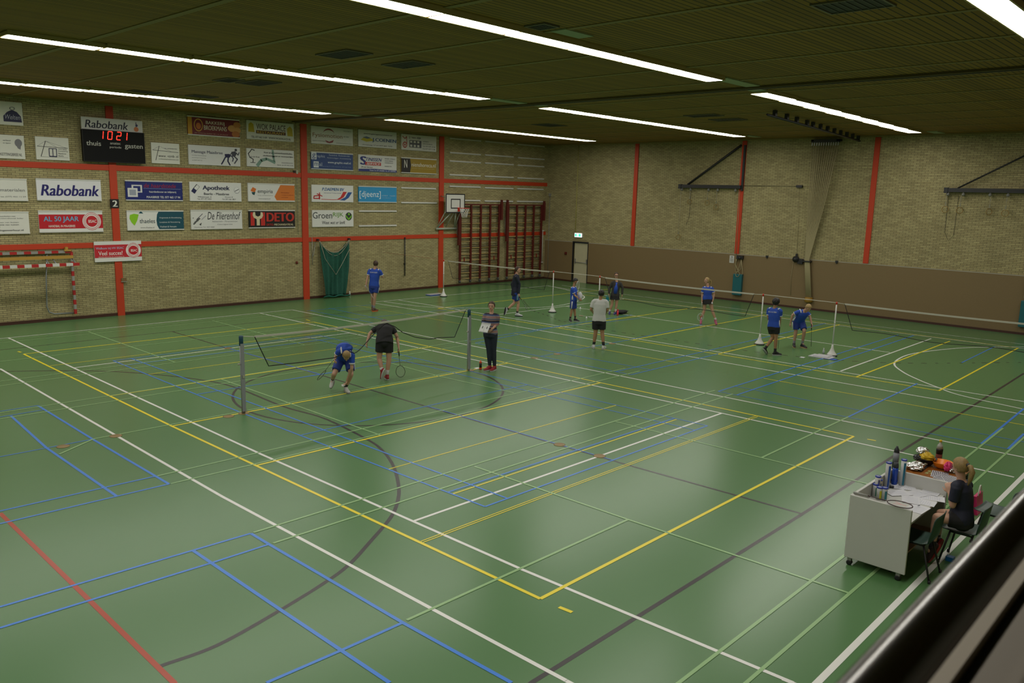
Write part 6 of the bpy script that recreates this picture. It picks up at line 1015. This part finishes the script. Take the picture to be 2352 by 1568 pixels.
c = at(2241,1175,.0); t = thing('shopping_bag', 'bright pink bag with a white handle on the floor beyond the seated woman', 'bag', (c.x, c.y, 0)); bg = MB(); bx, by_ = c.x+.0, c.y
bg.add([(bx-.15,by_-.06,.0),(bx+.15,by_-.06,.0),(bx+.15,by_+.06,.0),(bx-.15,by_+.06,.0),(bx-.17,by_-.02,.28),(bx+.17,by_-.02,.28),(bx+.17,by_+.02,.28),(bx-.17,by_+.02,.28)], [(3,2,1,0),(0,1,5,4),(1,2,6,5),(2,3,7,6),(3,0,4,7),(4,5,6,7)], C_('d0246c')); bg.build('bag_body', None, t)
MB().sweep([(bx-.09+.18*i/10, by_-.02, .27+.14*math.sin(math.pi*i/10)) for i in range(11)], .010, n=6).build('handle', C_('c8c8bc'), t)
o = MB().box((4.42, -2.99, .004), (4.50, -2.90, .06)).build('blue_block', C_('1c6cb0'), loc=(4.45, -2.95, 0)); tag(o, 'small bright blue object on the floor at a chair leg', 'box')
# ---------------------------------------------------------------- things on the court floor
c = F(1103.5, 848); bottle((c.x, c.y, .0015), 0, [('bottle_body', [(.034,0),(.036,.02),(.030,.1),(.035,.17)], C_('e05418')), ('dark_grip', [(.0365,.05),(.032,.1),(.0365,.165)], C_('241814')), ('lid', [(.033,.17),(.028,.2),(.014,.21),(.012,.235)], C_('e05418'))], 'orange and black sports bottle on the floor beside the striped woman')
c = F(1418.5, 724); bottle((c.x, c.y, .0015), 0, [('bottle_body', [(.034,0),(.036,.02),(.034,.18)], C_('c02434')), ('lid', [(.03,.18),(.026,.22),(.012,.235)], C_('c02434'))], 'red sports bottle at the feet of the woman with glasses')
c = F(1427, 720); crumple((c.x, c.y, .07), (.32,.2,.065), 'black bag or jacket in a heap on the floor behind the red bottle', 'cloth_heap', M_BLK, 18, .4, 'clothes', True)
c = F(1890, 819); mb = MB(); mb.box((c.x-.28, c.y-.3, .003), (c.x+.18, c.y+.32, .02)).box((c.x-.2, c.y-.2, .02), (c.x+.2, c.y+.2, .035)); o = mb.build('folded_towel', C_('b8b8bc'), loc=c); tag(o, 'white towel and papers spread on the floor left of the last white post', 'towel')
c = F(1904, 824); o = MB().box((c.x-.1, c.y-.22, .003), (c.x+.1, c.y+.12, .012)).build('blue_folder', C_('2450a8'), loc=c); tag(o, 'blue folder on the floor at the corner of the white towel', 'folder')
c = F(1891, 815); bottle((c.x, c.y, .035), 0, [('bottle_body', [(.03,0),(.032,.08),(.02,.13),(.012,.15)], C_('a8b0ac')), ('cap', [(.013,.15),(.013,.17)], C_('d8d8d8'))], 'small clear water bottle on the white towel')
for px, py, lb in ((1843,821,'small white scrap of paper on the floor below the stooping player'), (1096,846,'small white scrap of paper on the yellow line by the orange bottle')): c = F(px, py); o = MB().box((c.x-.06, c.y-.06, .003), (c.x+.06, c.y+.06, .012)).build('paper_scrap', M_PPR, loc=c); tag(o, lb, 'paper')
c = F(1333, 709); shuttle((c.x, c.y, .003), 'white shuttlecock lying on the white line behind the black-haired boy')
c = F(1340, 727); racket((c.x, c.y+.2, .02), (c.x+.1, c.y-.45, .02), Z3, 'white racket lying on the floor right of the black-haired boy', C_('c4c4c4'), C_('b89888'))
c = F(1347, 731); shuttle((c.x, c.y, .003), 'white shuttlecock lying beside the racket on the floor')
c = F(997, 677); t = thing('clipboard', 'blue and white folder on the floor at the foot of the far left post', 'folder', (c.x, c.y, 0)); MB().box((c.x-.4, c.y-.25, .003), (c.x+.1, c.y+.1, .02)).build('cover', C_('2c4c9c'), t); MB().box((c.x-.3, c.y-.1, .02), (c.x+.5, c.y+.25, .03)).build('papers', C_('a8a8a8'), t)
# ---------------------------------------------------------------- balcony handrail
t = thing('handrail', 'thick shiny black handrail along the balcony, out of focus at the lower right', 'handrail', (-6, -5.209, 3.943)); M_RAIL = mat('black_lacquered_rail', (.16, .155, .15), .22, 1.0, var=.1)
MB().sweep([(-14, -5.209, 3.943), (0, -5.209, 3.943), (14, -5.209, 3.943), (XW-.05, -5.209, 3.943)], .0285, n=32).build('rail', M_RAIL, t)
for x in (-12, -9, -2, 4, 9, 14, 19, 24): MB().sweep([(x, -5.21, 3.846), (x, -5.209, 3.93)], .009, n=10).build('bracket', M_DK, t)
